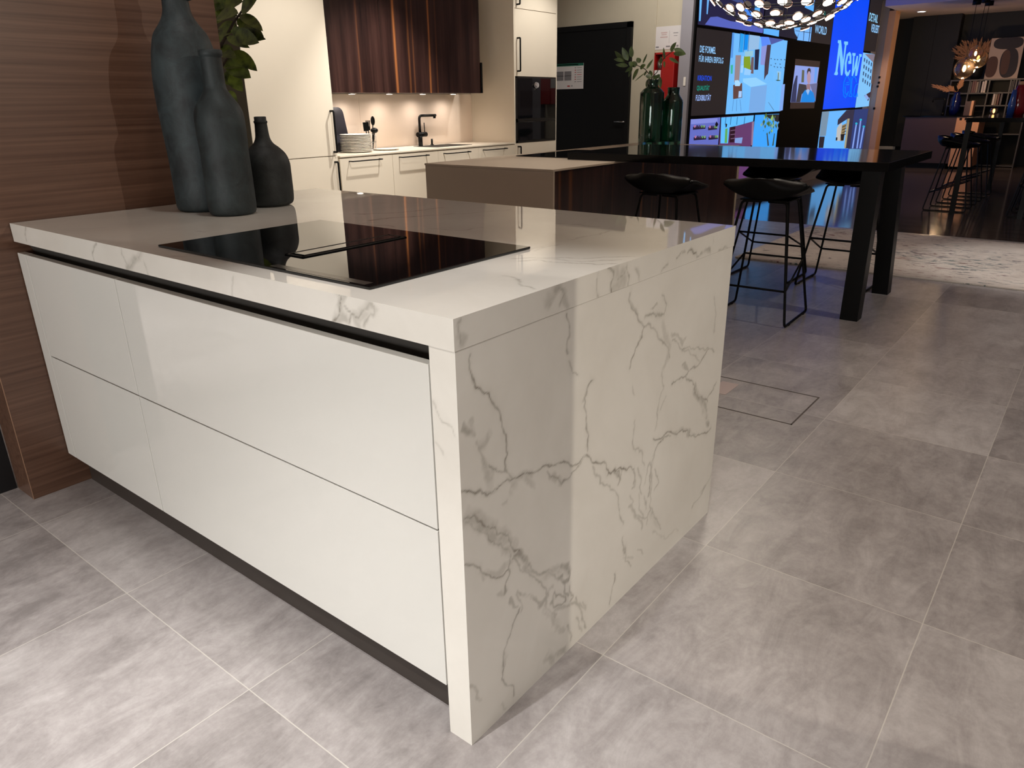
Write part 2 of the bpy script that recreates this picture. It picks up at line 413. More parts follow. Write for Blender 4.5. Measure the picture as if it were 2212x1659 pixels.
def text(body, o, ux, uz, w, h, m, parent, name='lettering', off=0.0, font_align='LEFT'):
    """lettering as a flat mesh: origin o (lower left), unit vectors along and up, fitted to w x h"""
    cu = D.curves.new('tmp', 'FONT'); cu.body = body; cu.size = 1.0; cu.resolution_u = 3; cu.offset = 0.012; cu.align_x = font_align
    to = D.objects.new('tmp', cu); COL.objects.link(to)
    bpy.context.view_layer.update()
    me = D.meshes.new_from_object(to.evaluated_get(bpy.context.evaluated_depsgraph_get()))
    D.objects.remove(to); D.curves.remove(cu)
    co = [v.co.copy() for v in me.vertices]
    x0 = min(c.x for c in co); x1 = max(c.x for c in co); y0 = min(c.y for c in co); y1 = max(c.y for c in co)
    ux = Vector(ux); uz = Vector(uz); nrm = ux.cross(uz); base = wloc(parent)
    for v, c in zip(me.vertices, co):
        v.co = Vector(o)+ux*((c.x-x0)/(x1-x0)*w)+uz*((c.y-y0)/(y1-y0)*h)+nrm*off-base
    me.materials.clear(); me.materials.append(m)
    ob = D.objects.new(name, me); COL.objects.link(ob); ob.parent = parent
    return ob
rnd = random.Random(7)
# ================================================================== THE SETTING
struct('floor', MB().box((-7, -6, -0.1), (5, 7.25, 0)), MT['tiles'])
struct('floor', MB().box((-7, 7.25, -0.1), (5, 19, 0)), MT['parquet'])
struct('ceiling', MB().box((-7, -6, HALL), (5, 14.2, HALL+0.1)), MT['ceiling'])
struct('ceiling', MB().box((-2.84, 14.2, CEIL), (5, 15.36, HALL+0.1)).box((-7, 15.36, CEIL), (5, 19, HALL+0.1)), MT['ceiling'])        # lower ceiling of the far room
struct('wall_left', MB().box((-4.90, 1.2, 0), (-4.75, 6.24, HALL)), MT['wall'])
struct('wall_back', MB().box((-6.2, 7.3, 0), (-3.20, 7.45, HALL)), MT['wall'])
YB = 7.3
struct('trim_1', MB().box((at_y(YB,1418,20).x-0.012, YB-0.012, 0), (at_y(YB,1418,20).x+0.012, YB, HALL)), MT['wall'])   # narrow cover strip beside the door
XV = -3.05
struct('wall_right', MB().box((-3.20, 7.22, 0), (XV-0.02, 14.99, HALL)), MT['wall_grey'])   # carries the screens
struct('wall_far', MB().box((-4.5, 16.8, 0), (4, 16.95, CEIL)), MT['wall_dark'])
struct('trim_2', MB().box((-3.4, 16.72, 0.24), (-2.74, 16.8, 0.30), 0.004), MT['white_trim'])   # pale strip along the far wall
struct('wall_aisle', MB().box((2.5, -1.4, 0), (2.66, 0.995, HALL)), MT['wall_white'])   # pillar beside the aisle, right of the camera
struct('wall_front', MB().box((-7, -6, 0), (5, -5.9, HALL)), MT['wall_white'])
struct('wall_side', MB().box((3.2, 5.4, 0), (3.35, 16.8, HALL)), MT['wall_white'])
w = struct('wall_walnut', MB().box((-1.985, -0.137, 0), (-1.852, 0.805, HALL)), MT['walnut'])
obj('edge_band', MB().box((-1.8535, -0.1375, 0), (-1.8515, -0.1355, HALL)), plain('pale_edge_band', (150, 116, 92), 0.5), w)
struct('wall_black', MB().box((-2.06, -0.40, 0), (-1.99, -0.139, HALL)), MT['wall_navy'])
# door with frame and handle
dl, dr = at_y(YB,1190,60).x, at_y(YB,1369,47).x; dtop = 2.095
door = D.objects.new('door_1', None); COL.objects.link(door); door.location = ((dl+dr)/2, YB, 0); door['kind'] = 'structure'
obj('leaf', MB().box((dl+0.06, YB-0.03, 0.01), (dr-0.06, YB, dtop-0.06), 0.002), MT['black_matt'], door)
f = MB(); f.box((dl, YB-0.045, 0), (dl+0.06, YB, dtop)); f.box((dr-0.06, YB-0.045, 0), (dr, YB, dtop)); f.box((dl, YB-0.045, dtop-0.06), (dr, YB, dtop))
obj('frame', f, MT['black_matt'], door)
hp = at_y(YB-0.05,1337,263)
hd = obj('handle', MB().tube(round_path([(hp.x+0.075, YB-0.02, hp.z), (hp.x+0.075, YB-0.07, hp.z), (hp.x-0.055, YB-0.07, hp.z)], 0.02), 0.01, 10), MT['steel'], door)
obj('rosette', MB().cyl((hp.x+0.075, YB-0.04, hp.z), (hp.x+0.075, YB-0.028, hp.z), 0.026, 20), MT['steel'], hd)
# ================================================================== MAIN ISLAND
IH, SL, IL, IW = 0.91, 0.056, 1.848, 1.155
# ---- veins of the end panel, in panel metres (y, z), traced along the stone
VE = [  # width m, strength, points
    (0.0016, 0.75, [(0.039,0.831),(0.038,0.813),(0.048,0.794),(0.063,0.77),(0.082,0.752),(0.097,0.731),(0.113,0.7),(0.123,0.673),(0.127,0.647),(0.129,0.622),(0.124,0.59),(0.14,0.568),(0.154,0.552)]),
    (0.004, 0.35, [(0.039,0.818),(0.043,0.806),(0.048,0.791)]),
    (0.002, 0.9, [(0.001,0.588),(0.046,0.569),(0.07,0.555),(0.092,0.561),(0.122,0.557),(0.154,0.552),(0.187,0.549),(0.231,0.541),(0.277,0.531),(0.326,0.513),(0.383,0.498),(0.416,0.488),(0.442,0.471),(0.498,0.438),(0.513,0.411),(0.555,0.393),(0.597,0.387),(0.628,0.372)]),
    (0.006, 0.4, [(0.066,0.558),(0.091,0.558),(0.105,0.561)]),
    (0.01, 0.35, [(0.14,0.564),(0.158,0.541),(0.149,0.529)]),
    (0.009, 0.35, [(0.168,0.553),(0.211,0.544)]),
    (0.007, 0.3, [(0.192,0.543),(0.208,0.517)]),
    (0.0016, 0.7, [(0.416,0.501),(0.414,0.534),(0.41,0.568),(0.4,0.603),(0.396,0.632),(0.406,0.652),(0.429,0.676)]),
    (0.005, 0.45, [(0.393,0.629),(0.401,0.644),(0.409,0.655)]),
    (0.0012, 0.6, [(0.342,0.747),(0.353,0.721),(0.368,0.701)]),
    (0.0012, 0.6, [(0.329,0.839),(0.335,0.807),(0.34,0.769)]),
    (0.0022, 0.6, [(0.576,0.83),(0.596,0.795),(0.626,0.768),(0.652,0.747)]),
    (0.0018, 0.8, [(0.652,0.747),(0.647,0.727),(0.631,0.709),(0.619,0.691),(0.6,0.671),(0.587,0.653)]),
    (0.005, 0.35, [(0.58,0.826),(0.61,0.785),(0.645,0.753)]),
    (0.005, 0.35, [(0.643,0.731),(0.631,0.709)]),
    (0.003, 0.5, [(0.652,0.747),(0.702,0.724),(0.735,0.698),(0.762,0.668),(0.782,0.639),(0.793,0.617)]),
    (0.012, 0.25, [(0.755,0.727),(0.767,0.69),(0.789,0.649),(0.778,0.613)]),
    (0.005, 0.35, [(0.8,0.681),(0.853,0.66),(0.881,0.643)]),
    (0.0022, 0.5, [(0.803,0.665),(0.875,0.63),(0.923,0.605),(0.95,0.606),(1.049,0.587),(1.093,0.564)]),
    (0.002, 0.4, [(0.875,0.626),(0.926,0.588),(0.986,0.563)]),
    (0.003, 0.6, [(0.657,0.764),(0.698,0.76),(0.752,0.75)]),
    (0.0016, 0.6, [(0.752,0.75),(0.758,0.774),(0.737,0.804)]),
    (0.004, 0.4, [(0.688,0.778),(0.71,0.781)]),
    (0.0018, 0.8, [(0.828,0.544),(0.871,0.545),(0.923,0.551),(0.978,0.552),(0.999,0.568),(1.039,0.587)]),
    (0.004, 0.4, [(0.875,0.577),(0.913,0.558)]),
    (0.002, 0.7, [(0.897,0.546),(0.951,0.495),(0.989,0.466),(1.039,0.431),(1.067,0.418)]),
    (0.011, 0.5, [(0.971,0.484),(1.023,0.436),(1.062,0.391),(1.083,0.337)]),
    (0.007, 0.3, [(1.008,0.442),(1.058,0.36)]),
    (0.0014, 0.6, [(1.056,0.421),(1.088,0.438),(1.128,0.449)]),
    (0.002, 0.9, [(1.114,0.311),(1.084,0.303),(1.021,0.314),(0.957,0.345)]),
    (0.007, 0.4, [(1.009,0.326),(0.947,0.349)]),
    (0.006, 0.3, [(0.947,0.354),(0.877,0.386),(0.85,0.392)]),
    (0.0018, 0.8, [(0.947,0.352),(0.878,0.382),(0.841,0.393),(0.789,0.404),(0.739,0.41)]),
    (0.0018, 0.6, [(0.843,0.379),(0.799,0.392),(0.766,0.387)]),
    (0.002, 0.7, [(0.806,0.402),(0.77,0.39),(0.748,0.369),(0.739,0.347),(0.737,0.321),(0.728,0.295),(0.72,0.263)]),
    (0.006, 0.35, [(0.744,0.366),(0.743,0.31),(0.732,0.262)]),
    (0.0018, 0.45, [(0.771,0.599),(0.77,0.552),(0.759,0.539),(0.744,0.499),(0.739,0.444)]),
    (0.002, 0.35, [(0.787,0.514),(0.755,0.48)]),
    (0.002, 0.4, [(0.623,0.502),(0.633,0.439),(0.67,0.4),(0.698,0.351)]),
    (0.004, 0.25, [(0.628,0.453),(0.637,0.433)]),
    (0.004, 0.45, [(0.628,0.372),(0.651,0.324),(0.64,0.325)]),
    (0.003, 0.45, [(0.659,0.359),(0.677,0.334),(0.671,0.311),(0.695,0.27)]),
    (0.003, 0.5, [(0.703,0.306),(0.713,0.327),(0.729,0.359),(0.744,0.331),(0.737,0.291)]),
    (0.002, 0.5, [(0.767,0.313),(0.773,0.266),(0.758,0.251)]),
    (0.006, 0.35, [(0.622,0.269),(0.665,0.223),(0.702,0.169)]),
    (0.002, 0.4, [(0.627,0.301),(0.637,0.271),(0.622,0.269)]),
    (0.002, 0.45, [(0.675,0.28),(0.687,0.239),(0.707,0.193)]),
    (0.002, 0.45, [(0.733,0.253),(0.743,0.203),(0.735,0.161)]),
    (0.002, 0.4, [(0.708,0.264),(0.717,0.216)]),
    (0.003, 0.6, [(0.533,0.402),(0.566,0.376),(0.553,0.367)]),
    (0.002, 0.6, [(0.566,0.376),(0.573,0.387)]),
    (0.0022, 0.45, [(0.439,0.461),(0.473,0.414),(0.508,0.385),(0.544,0.347),(0.56,0.324),(0.571,0.277),(0.589,0.225)]),
    (0.005, 0.3, [(0.443,0.454),(0.48,0.407)]),
    (0.0018, 0.6, [(0.262,0.519),(0.283,0.493),(0.31,0.474),(0.344,0.472),(0.366,0.486),(0.389,0.492)]),
    (0.007, 0.35, [(0.269,0.507),(0.294,0.483),(0.31,0.474)]),
    (0.0018, 0.5, [(0.355,0.483),(0.39,0.487),(0.416,0.487)]),
    (0.005, 0.55, [(0.006,0.707),(0.024,0.692),(0.043,0.684)]),
    (0.006, 0.3, [(0.028,0.707),(0.039,0.689)]),
    (0.008, 0.4, [(0.054,0.656),(0.068,0.657),(0.079,0.669)]),
    (0.003, 0.4, [(0.046,0.667),(0.053,0.643),(0.064,0.615)]),
    (0.01, 0.35, [(0.06,0.626),(0.076,0.592),(0.079,0.575)]),
    (0.008, 0.3, [(0.085,0.607),(0.086,0.582)]),
    (0.002, 0.6, [(0.077,0.619),(0.102,0.601),(0.123,0.588)]),
    (0.003, 0.25, [(0.123,0.513),(0.135,0.514)]),
    (0.0018, 0.5, [(1.022,0.081),(1.081,0.1),(1.109,0.118),(1.142,0.145)]),
    (0.005, 0.3, [(1.08,0.105),(1.138,0.136)]),
    (0.0014, 0.35, [(1.053,0.732),(1.071,0.669),(1.07,0.626)]),
    (0.0016, 0.4, [(0.606,0.611),(0.623,0.583)]),
    (0.002, 0.8, [(0.002,0.545),(0.043,0.516),(0.084,0.476),(0.119,0.44),(0.146,0.408),(0.16,0.379)]),
    (0.016, 0.45, [(0.008,0.536),(0.043,0.508),(0.084,0.47),(0.119,0.434),(0.146,0.397)]),
    (0.002, 0.6, [(0.007,0.532),(0.042,0.494),(0.075,0.461),(0.114,0.421),(0.141,0.393)]),
    (0.007, 0.7, [(0.16,0.376),(0.185,0.352),(0.197,0.334)]),
    (0.003, 0.5, [(0.185,0.352),(0.225,0.304),(0.252,0.273),(0.274,0.257)]),
    (0.002, 0.8, [(0.0,0.439),(0.026,0.416),(0.042,0.391),(0.089,0.367),(0.135,0.347)]),
    (0.008, 0.3, [(0.042,0.391),(0.081,0.378),(0.117,0.37),(0.141,0.366)]),
    (0.005, 0.25, [(0.042,0.391),(0.047,0.371)]),
    (0.002, 0.6, [(0.144,0.388),(0.14,0.355),(0.13,0.336),(0.118,0.322),(0.115,0.302)]),
    (0.004, 0.3, [(0.097,0.324),(0.115,0.306)]),
    (0.002, 0.5, [(0.15,0.374),(0.174,0.336),(0.194,0.325),(0.231,0.275),(0.241,0.249),(0.269,0.205)]),
    (0.003, 0.4, [(0.184,0.338),(0.225,0.3),(0.269,0.252),(0.303,0.225)]),
    (0.012, 0.3, [(0.258,0.263),(0.303,0.248),(0.338,0.236)]),
    (0.01, 0.55, [(0.314,0.25),(0.338,0.24),(0.35,0.225)]),
    (0.005, 0.6, [(0.303,0.233),(0.327,0.211),(0.351,0.205),(0.356,0.218)]),
    (0.004, 0.5, [(0.327,0.211),(0.327,0.186),(0.346,0.159)]),
    (0.003, 0.6, [(0.286,0.187),(0.289,0.197),(0.31,0.191),(0.331,0.168),(0.334,0.15),(0.319,0.149),(0.298,0.164),(0.286,0.187)]),
    (0.003, 0.5, [(0.353,0.138),(0.365,0.143),(0.352,0.168),(0.357,0.185)]),
    (0.009, 0.5, [(0.242,0.207),(0.258,0.208),(0.272,0.216)]),
    (0.004, 0.45, [(0.159,0.294),(0.194,0.27),(0.236,0.218),(0.269,0.186),(0.287,0.146),(0.293,0.135)]),
    (0.003, 0.4, [(0.359,0.13),(0.391,0.106),(0.418,0.076)]),
    (0.003, 0.45, [(0.378,0.131),(0.398,0.089),(0.412,0.054),(0.434,0.018)]),
    (0.003, 0.4, [(0.386,0.066),(0.406,0.036),(0.42,0.013)]),
    (0.003, 0.4, [(0.411,0.098),(0.425,0.072)]),
    (0.006, 0.35, [(0.293,0.155),(0.328,0.133),(0.353,0.126)]),
    (0.008, 0.28, [(0.258,0.181),(0.287,0.13),(0.33,0.073)]),
    (0.003, 0.4, [(0.348,0.074),(0.355,0.043),(0.362,0.013)]),
    (0.004, 0.45, [(0.129,0.29),(0.139,0.266),(0.153,0.257)]),
    (0.003, 0.4, [(0.154,0.29),(0.173,0.26),(0.168,0.233)]),
    (0.002, 0.65, [(0.161,0.245),(0.148,0.22),(0.132,0.192),(0.111,0.161),(0.101,0.13),(0.097,0.097),(0.119,0.065),(0.133,0.043),(0.132,0.015)]),
    (0.006, 0.3, [(0.111,0.161),(0.106,0.126)]),
    (0.005, 0.35, [(-0.001,0.143),(0.016,0.131),(0.038,0.101)]),
    (0.01, 0.4, [(0.265,0.041),(0.288,0.025),(0.331,0.005)]),
    (0.008, 0.3, [(0.282,0.029),(0.289,0.007)]),
    (0.003, 0.3, [(0.103,0.037),(0.107,0.009)]),
    (0.002, 0.5, [(0.6,0.187),(0.615,0.139),(0.621,0.108),(0.648,0.07)]),
    (0.004, 0.3, [(0.612,0.127),(0.653,0.095)]),
    (0.0016, 0.6, [(0.566,0.094),(0.564,0.073),(0.554,0.06),(0.552,0.034),(0.542,0.017)]),
    (0.003, 0.4, [(0.747,0.203),(0.768,0.165),(0.797,0.142),(0.814,0.109)]),
    (0.003, 0.4, [(0.631,0.258),(0.699,0.194),(0.733,0.182)]),
    (0.002, 0.4, [(0.57,0.287),(0.589,0.227)]),
    (0.004, 0.35, [(0.684,0.111),(0.711,0.078)]),
    (0.003, 0.2, [(0.774,0.115),(0.852,0.056),(0.939,0.042)]),
    (0.008, 0.15, [(0.749,0.188),(0.799,0.122)]),
]
VFRONT = [
    (0.0022, 0.5, [(-1.723,0.909),(-1.742,0.888),(-1.746,0.861)]),
    (0.0022, 0.6, [(-1.267,0.909),(-1.297,0.882),(-1.303,0.852)]),
    (0.006, 0.35, [(-1.272,0.908),(-1.288,0.891)]),
    (0.0022, 0.5, [(-1.132,0.904),(-1.121,0.875),(-1.106,0.856)]),
    (0.012, 0.45, [(-1.025,0.908),(-1.078,0.876),(-1.119,0.853)]),
    (0.0022, 0.6, [(-1.024,0.909),(-1.105,0.858)]),
    (0.002, 0.4, [(-1.013,0.884),(-1.002,0.856)]),
    (0.0025, 0.35, [(-0.633,0.909),(-0.642,0.876),(-0.641,0.854)]),
    (0.0025, 0.8, [(-0.295,0.909),(-0.278,0.897),(-0.288,0.881),(-0.296,0.866),(-0.316,0.853)]),
    (0.01, 0.45, [(-0.287,0.907),(-0.281,0.893),(-0.299,0.865),(-0.275,0.862)]),
    (0.006, 0.5, [(-0.268,0.909),(-0.276,0.894)]),
    (0.0025, 0.6, [(-0.192,0.908),(-0.207,0.891),(-0.226,0.877),(-0.252,0.873),(-0.272,0.88)]),
    (0.01, 0.35, [(-0.195,0.903),(-0.21,0.883),(-0.242,0.871),(-0.234,0.858)]),
    (0.0025, 0.5, [(-0.193,0.903),(-0.2,0.881),(-0.216,0.856)]),
    (0.0025, 0.5, [(-0.252,0.873),(-0.265,0.856)]),
]
VRIGHT = [
    (0.0022, 0.5, [(0.02,0.909),(0.013,0.896),(0.007,0.878),(0.004,0.861)]),
    (0.01, 0.35, [(0.011,0.877),(0.017,0.868),(0.01,0.862)]),
    (0.014, 0.5, [(0.261,0.888),(0.273,0.89),(0.282,0.899)]),
    (0.01, 0.4, [(0.269,0.873),(0.263,0.885)]),
    (0.003, 0.5, [(0.282,0.906),(0.297,0.894),(0.313,0.877),(0.305,0.861)]),
    (0.008, 0.35, [(0.308,0.885),(0.329,0.858)]),
    (0.0022, 0.5, [(0.443,0.905),(0.438,0.889),(0.435,0.859)]),
    (0.0025, 0.8, [(0.479,0.909),(0.498,0.895),(0.494,0.881),(0.501,0.855)]),
    (0.016, 0.4, [(0.503,0.899),(0.513,0.88),(0.515,0.86)]),
    (0.014, 0.35, [(0.531,0.896),(0.533,0.876),(0.519,0.864)]),
    (0.0022, 0.6, [(0.549,0.907),(0.539,0.89),(0.518,0.884)]),
    (0.0022, 0.5, [(0.55,0.905),(0.557,0.879),(0.554,0.852)]),
    (0.003, 0.45, [(0.596,0.886),(0.603,0.868),(0.614,0.856)]),
    (0.008, 0.25, [(0.596,0.885),(0.609,0.86)]),
    (0.0022, 0.5, [(0.743,0.878),(0.721,0.871),(0.716,0.865)]),
    (0.0022, 0.7, [(0.796,0.881),(0.832,0.888),(0.845,0.885)]),
    (0.003, 0.9, [(0.864,0.883),(0.884,0.883),(0.901,0.878)]),
    (0.0022, 0.6, [(0.901,0.878),(0.927,0.862)]),
    (0.006, 0.5, [(0.94,0.864),(0.968,0.864),(0.992,0.863)]),
    (0.003, 0.5, [(1.057,0.85),(1.094,0.85),(1.127,0.842),(1.155,0.844)]),
    (0.002, 0.3, [(1.013,0.884),(1.003,0.897)]),
]
VTOP = [
    (0.003, 0.5, [(-1.095,0.711),(-1.036,0.777),(-0.996,0.831),(-0.959,0.914),(-0.963,0.994)]),
    (0.003, 0.5, [(-0.942,0.65),(-0.928,0.723),(-0.89,0.775),(-0.859,0.835),(-0.81,0.908)]),
    (0.003, 0.35, [(-0.933,0.57),(-0.912,0.608),(-0.907,0.636)]),
    (0.003, 0.4, [(-0.866,0.568),(-0.845,0.605),(-0.785,0.61)]),
    (0.004, 0.25, [(-0.677,0.647),(-0.591,0.661),(-0.566,0.743)]),
    (0.003, 0.3, [(-0.798,0.915),(-0.773,0.988),(-0.724,1.078)]),
    (0.0022, 0.5, [(-0.224,0.443),(-0.156,0.505),(-0.093,0.548),(-0.016,0.613)]),
    (0.0022, 0.6, [(-0.2,0.422),(-0.155,0.46),(-0.096,0.471),(-0.002,0.521)]),
    (0.0022, 0.45, [(-0.146,0.496),(-0.082,0.503),(-0.023,0.566)]),
    (0.003, 0.3, [(-0.242,0.536),(-0.25,0.592),(-0.245,0.632)]),
    (0.0022, 0.35, [(-0.257,0.719),(-0.246,0.787),(-0.235,0.881)]),
    (0.004, 0.25, [(-0.555,1.087),(-0.517,1.081)]),
    (0.0025, 0.6, [(-0.112,0.286),(-0.088,0.278),(-0.045,0.239),(-0.027,0.24),(-0.005,0.239)]),
    (0.002, 0.4, [(-0.129,0.286),(-0.112,0.286)]),
    (0.004, 0.25, [(-0.436,0.916),(-0.376,0.93),(-0.301,0.93)]),
    (0.006, 0.25, [(-0.909,0.018),(-0.874,0.02)]),
    (0.003, 0.25, [(-1.2,0.243),(-1.166,0.25)]),
    (0.002, 0.2, [(-1.548,0.06),(-1.502,0.122)]),
]
VSTRIP = [
    (0.002, 0.35, [(-0.058,0.742),(-0.042,0.731),(-0.029,0.715),(-0.016,0.702)]),
    (0.002, 0.25, [(-0.053,0.669),(-0.041,0.652)]),
]
def value_noise(a, b, seed):
    r = np.random.RandomState(seed); g = r.rand(64, 64)
    i = np.floor(a).astype(int); j = np.floor(b).astype(int); u = a-i; v = b-j
    u = u*u*(3-2*u); v = v*v*(3-2*v); i %= 64; j %= 64; i1 = (i+1) % 64; j1 = (j+1) % 64
    return (g[i,j]*(1-u)+g[i1,j]*u)*(1-v)+(g[i,j1]*(1-u)+g[i1,j1]*u)*v
def vein_field(Y, Z, VE):
    wy = Y.copy(); wz = Z.copy()
    for k, (fr, am) in enumerate(((22, 0.010), (55, 0.005), (130, 0.0022))):
        wy += (value_noise(Y*fr+3, Z*fr+9, 10+k)-0.5)*am*2; wz += (value_noise(Y*fr+31, Z*fr+17, 20+k)-0.5)*am*2
    out = np.zeros_like(Y); patch = value_noise(Y*40, Z*40, 5)*0.6+value_noise(Y*120, Z*120, 6)*0.4
    for w, s, pts in VE:
        soft = w > 0.0035
        for (a0, b0), (a1, b1) in zip(pts, pts[1:]):
            m = (wy > min(a0,a1)-0.05) & (wy < max(a0,a1)+0.05) & (wz > min(b0,b1)-0.05) & (wz < max(b0,b1)+0.05)
            yy = wy[m]; zz = wz[m]; da = a1-a0; db = b1-b0; L2 = da*da+db*db+1e-9
            t = np.clip(((yy-a0)*da+(zz-b0)*db)/L2, 0, 1)
            d = np.hypot(yy-a0-t*da, zz-b0-t*db)
            if soft: val = s*np.clip(1.5-d/w, 0, 1)*np.clip(patch[m]*1.7-0.05, 0, 1)
            else: val = s*np.exp(-(d/max(w, 0.0022))**2)*(0.45+0.8*patch[m])+0.22*s*np.exp(-(d/0.009)**2)*patch[m]
            out[m] = np.maximum(out[m], val)
    return np.clip(out, 0, 1)
# ---- a marble block; chosen faces get a fine grid that carries the veins traced for that face
def marble_block(name, lo, hi, faces, step=0.0028):
    co = []; val = []; tr = []; fs = []
    def patch(axis, val_, ia, ib, veins, flip):
        na = max(2, int((hi[ia]-lo[ia])/step)) if veins else 2; nb = max(2, int((hi[ib]-lo[ib])/step)) if veins else 2
        A = np.linspace(lo[ia], hi[ia], na); B = np.linspace(lo[ib], hi[ib], nb)
        G = np.meshgrid(A, B, indexing='ij'); vf = vein_field(G[0], G[1], veins) if veins else np.zeros((na, nb))
        b0 = len(co); arr = np.zeros((na*nb, 3)); arr[:, ia] = G[0].ravel(); arr[:, ib] = G[1].ravel(); arr[:, axis] = val_
        co.extend(map(tuple, arr)); val.extend(vf.ravel()); tr.extend([1.0 if veins else 0.0]*(na*nb))
        for i in range(na-1):
            for j in range(nb-1):
                q = (b0+i*nb+j, b0+(i+1)*nb+j, b0+(i+1)*nb+j+1, b0+i*nb+j+1); fs.append(q if flip else q[::-1])
    patch(0, hi[0], 1, 2, faces.get('+x'), True); patch(0, lo[0], 1, 2, None, False)
    patch(1, lo[1], 0, 2, faces.get('-y'), True); patch(1, hi[1], 0, 2, None, False)
    patch(2, hi[2], 0, 1, faces.get('+z'), True); patch(2, lo[2], 0, 1, None, False)
    me = D.meshes.new(name); me.from_pydata(co, [], fs); me.materials.append(MT['marble'])
    for nm, v in (('vein', val), ('traced', tr)):
        at = me.attributes.new(nm, 'FLOAT', 'POINT'); at.data.foreach_set('value', [float(x) for x in v])
    o = D.objects.new(name, me); COL.objects.link(o); return o
tag(marble_block('island_side_panel', (-0.060, 0.0, 0.0), (0.0, 1.152, IH-SL-0.0008), {'+x': VE, '-y': VSTRIP}), 'tall veined white marble end panel of the front island, standing on the tiles', 'panel')
tag(marble_block('island_worktop', (-IL, -0.002, IH-SL), (0.001, IW, IH), {'+x': VRIGHT, '-y': VFRONT, '+z': VTOP}, 0.0037), 'thick polished white marble worktop of the front island, under the dark bottles and hob', 'worktop')
# ---- drawer units
ZB, ZT, ZM = 0.123, 0.8195, 0.4905
def island_unit(x0, x1, label, filler=None):
    r = thing('base_cabinet', label, 'cabinet', ((x0+x1)/2, 0.3, 0))
    obj('carcass', MB().box((x0+0.001, 0.022, ZB-0.004), (x1-0.001, 1.13, 0.745)), MT['gloss_body'], r)
    g = MB(); yb = 0.075
    g.hexa([(x0, yb, 0.747), (x1, yb, 0.747), (x1, 1.13, 0.747), (x0, 1.13, 0.747)], [(x0, 0.030, IH-SL-0.001), (x1, 0.030, IH-SL-0.001), (x1, 1.13, IH-SL-0.001), (x0, 1.13, IH-SL-0.001)])
    obj('grip_rail', g, MT['grip'], r)
    obj('plinth', MB().box((x0, 0.05, 0.0), (x1, 1.10, ZB-0.005)), MT['kick'], r)
    fx0 = x0
    if filler:
        obj('filler_strip', MB().box((x0, -0.002, ZB), (x0+filler-0.003, 0.02, ZT), 0.001), MT['gloss'], r); fx0 = x0+filler
    gp = 0.0018
    obj('drawer_front', MB().box((fx0+gp, -0.002, ZM+gp), (x1-gp, 0.019, ZT), 0.0012), MT['gloss'], r)
    obj('drawer_front', MB().box((fx0+gp, -0.002, ZB), (x1-gp, 0.019, ZM-gp), 0.0012), MT['gloss'], r)
    obj('lower_rail', MB().box((x0, 0.0185, ZB-0.006), (x1, 0.034, ZB+0.004)), MT['grip'], r)
    return r
XJ = -1.2025
island_unit(-1.846, XJ, 'narrow white gloss drawer cabinet beside the walnut wall', 0.062)
island_unit(XJ, -0.0605, 'wide white gloss drawer cabinet next to the marble end panel')
# ---- hob with central extractor
def hob(name, label, x0, x1, y0, y1, z, along='x', slot=True):
    r = thing(name, label, 'hob', ((x0+x1)/2, (y0+y1)/2, z))
    obj('glass_plate', MB().box((x0, y0, z+0.0005), (x1, y1, z+0.006), 0.0012, 2), MT['glass_black'], r)
    cx, cy = (x0+x1)/2, (y0+y1)/2
    if slot:
        cx = -0.632; a0, a1 = 0.155, 0.478; hw = 0.034
        s = MB(); s.box((cx-hw, a0, z+0.006), (cx-hw+0.009, a1, z+0.0085), 0.001); s.box((cx+hw-0.009, a0, z+0.006), (cx+hw, a1, z+0.0085), 0.001)
        s.box((cx-hw, a0, z+0.006), (cx+hw, a0+0.009, z+0.0085), 0.001); s.box((cx-hw, a1-0.009, z+0.006), (cx+hw, a1, z+0.0085), 0.001)
        e = obj('extractor_frame', s, MT['black_matt'], r)
        obj('extractor_cover', MB().box((cx-hw+0.015, a0+0.015, z+0.006), (cx+hw-0.013, a1-0.015, z+0.0095), 0.0012), MT['glass_black'], e)
        obj('reflection_strip', MB().box((-0.587, 0.060, z+0.006), (-0.283, 0.082, z+0.0064), 0.0002, 1), plain('satin_reflection_strip', (46, 42, 39), 0.16), r)  # grey strip imitating a reflection along the front of the glass
    return r
hob('induction_hob', 'large black glass hob with centre extractor on the marble worktop', -1.047, -0.261, 0.054, 0.556, IH)
# ---- the three old bottles
def bottle(name, label, base, prof, m, wob=0.0, ring=None):
    r = thing(name, label, 'bottle', (base[0], base[1], IH+0.0002))
    b = MB(); b.lathe(prof, (base[0], base[1], IH+0.0002), 48, True, False)
    for v in b.bm.verts:
        d = Vector((v.co.x-base[0], v.co.y-base[1], 0)); a = math.atan2(d.y, d.x)
        k = 1+wob*(math.sin(3*a+v.co.z*17)*0.5+math.sin(5*a-v.co.z*31)*0.3+math.sin(2*a+v.co.z*60)*0.2)
        v.co.x = base[0]+d.x*k; v.co.y = base[1]+d.y*k
    obj('body', b, m, r)
    return r
def smooth_prof(pts, n=6):
    out = []
    P = [pts[0]]+list(pts)+[pts[-1]]
    for i in range(1, len(P)-2):
        for k in range(n):
            t = k/n; a, b, c, d = P[i-1], P[i], P[i+1], P[i+2]
            out.append(tuple(0.5*((2*b[j])+(-a[j]+c[j])*t+(2*a[j]-5*b[j]+4*c[j]-d[j])*t*t+(-a[j]+3*b[j]-3*c[j]+d[j])*t**3) for j in (0, 1)))
    out.append(tuple(pts[-1])); return [(max(0.001, r), z) for r, z in out]
BA = (-1.618, 0.526)
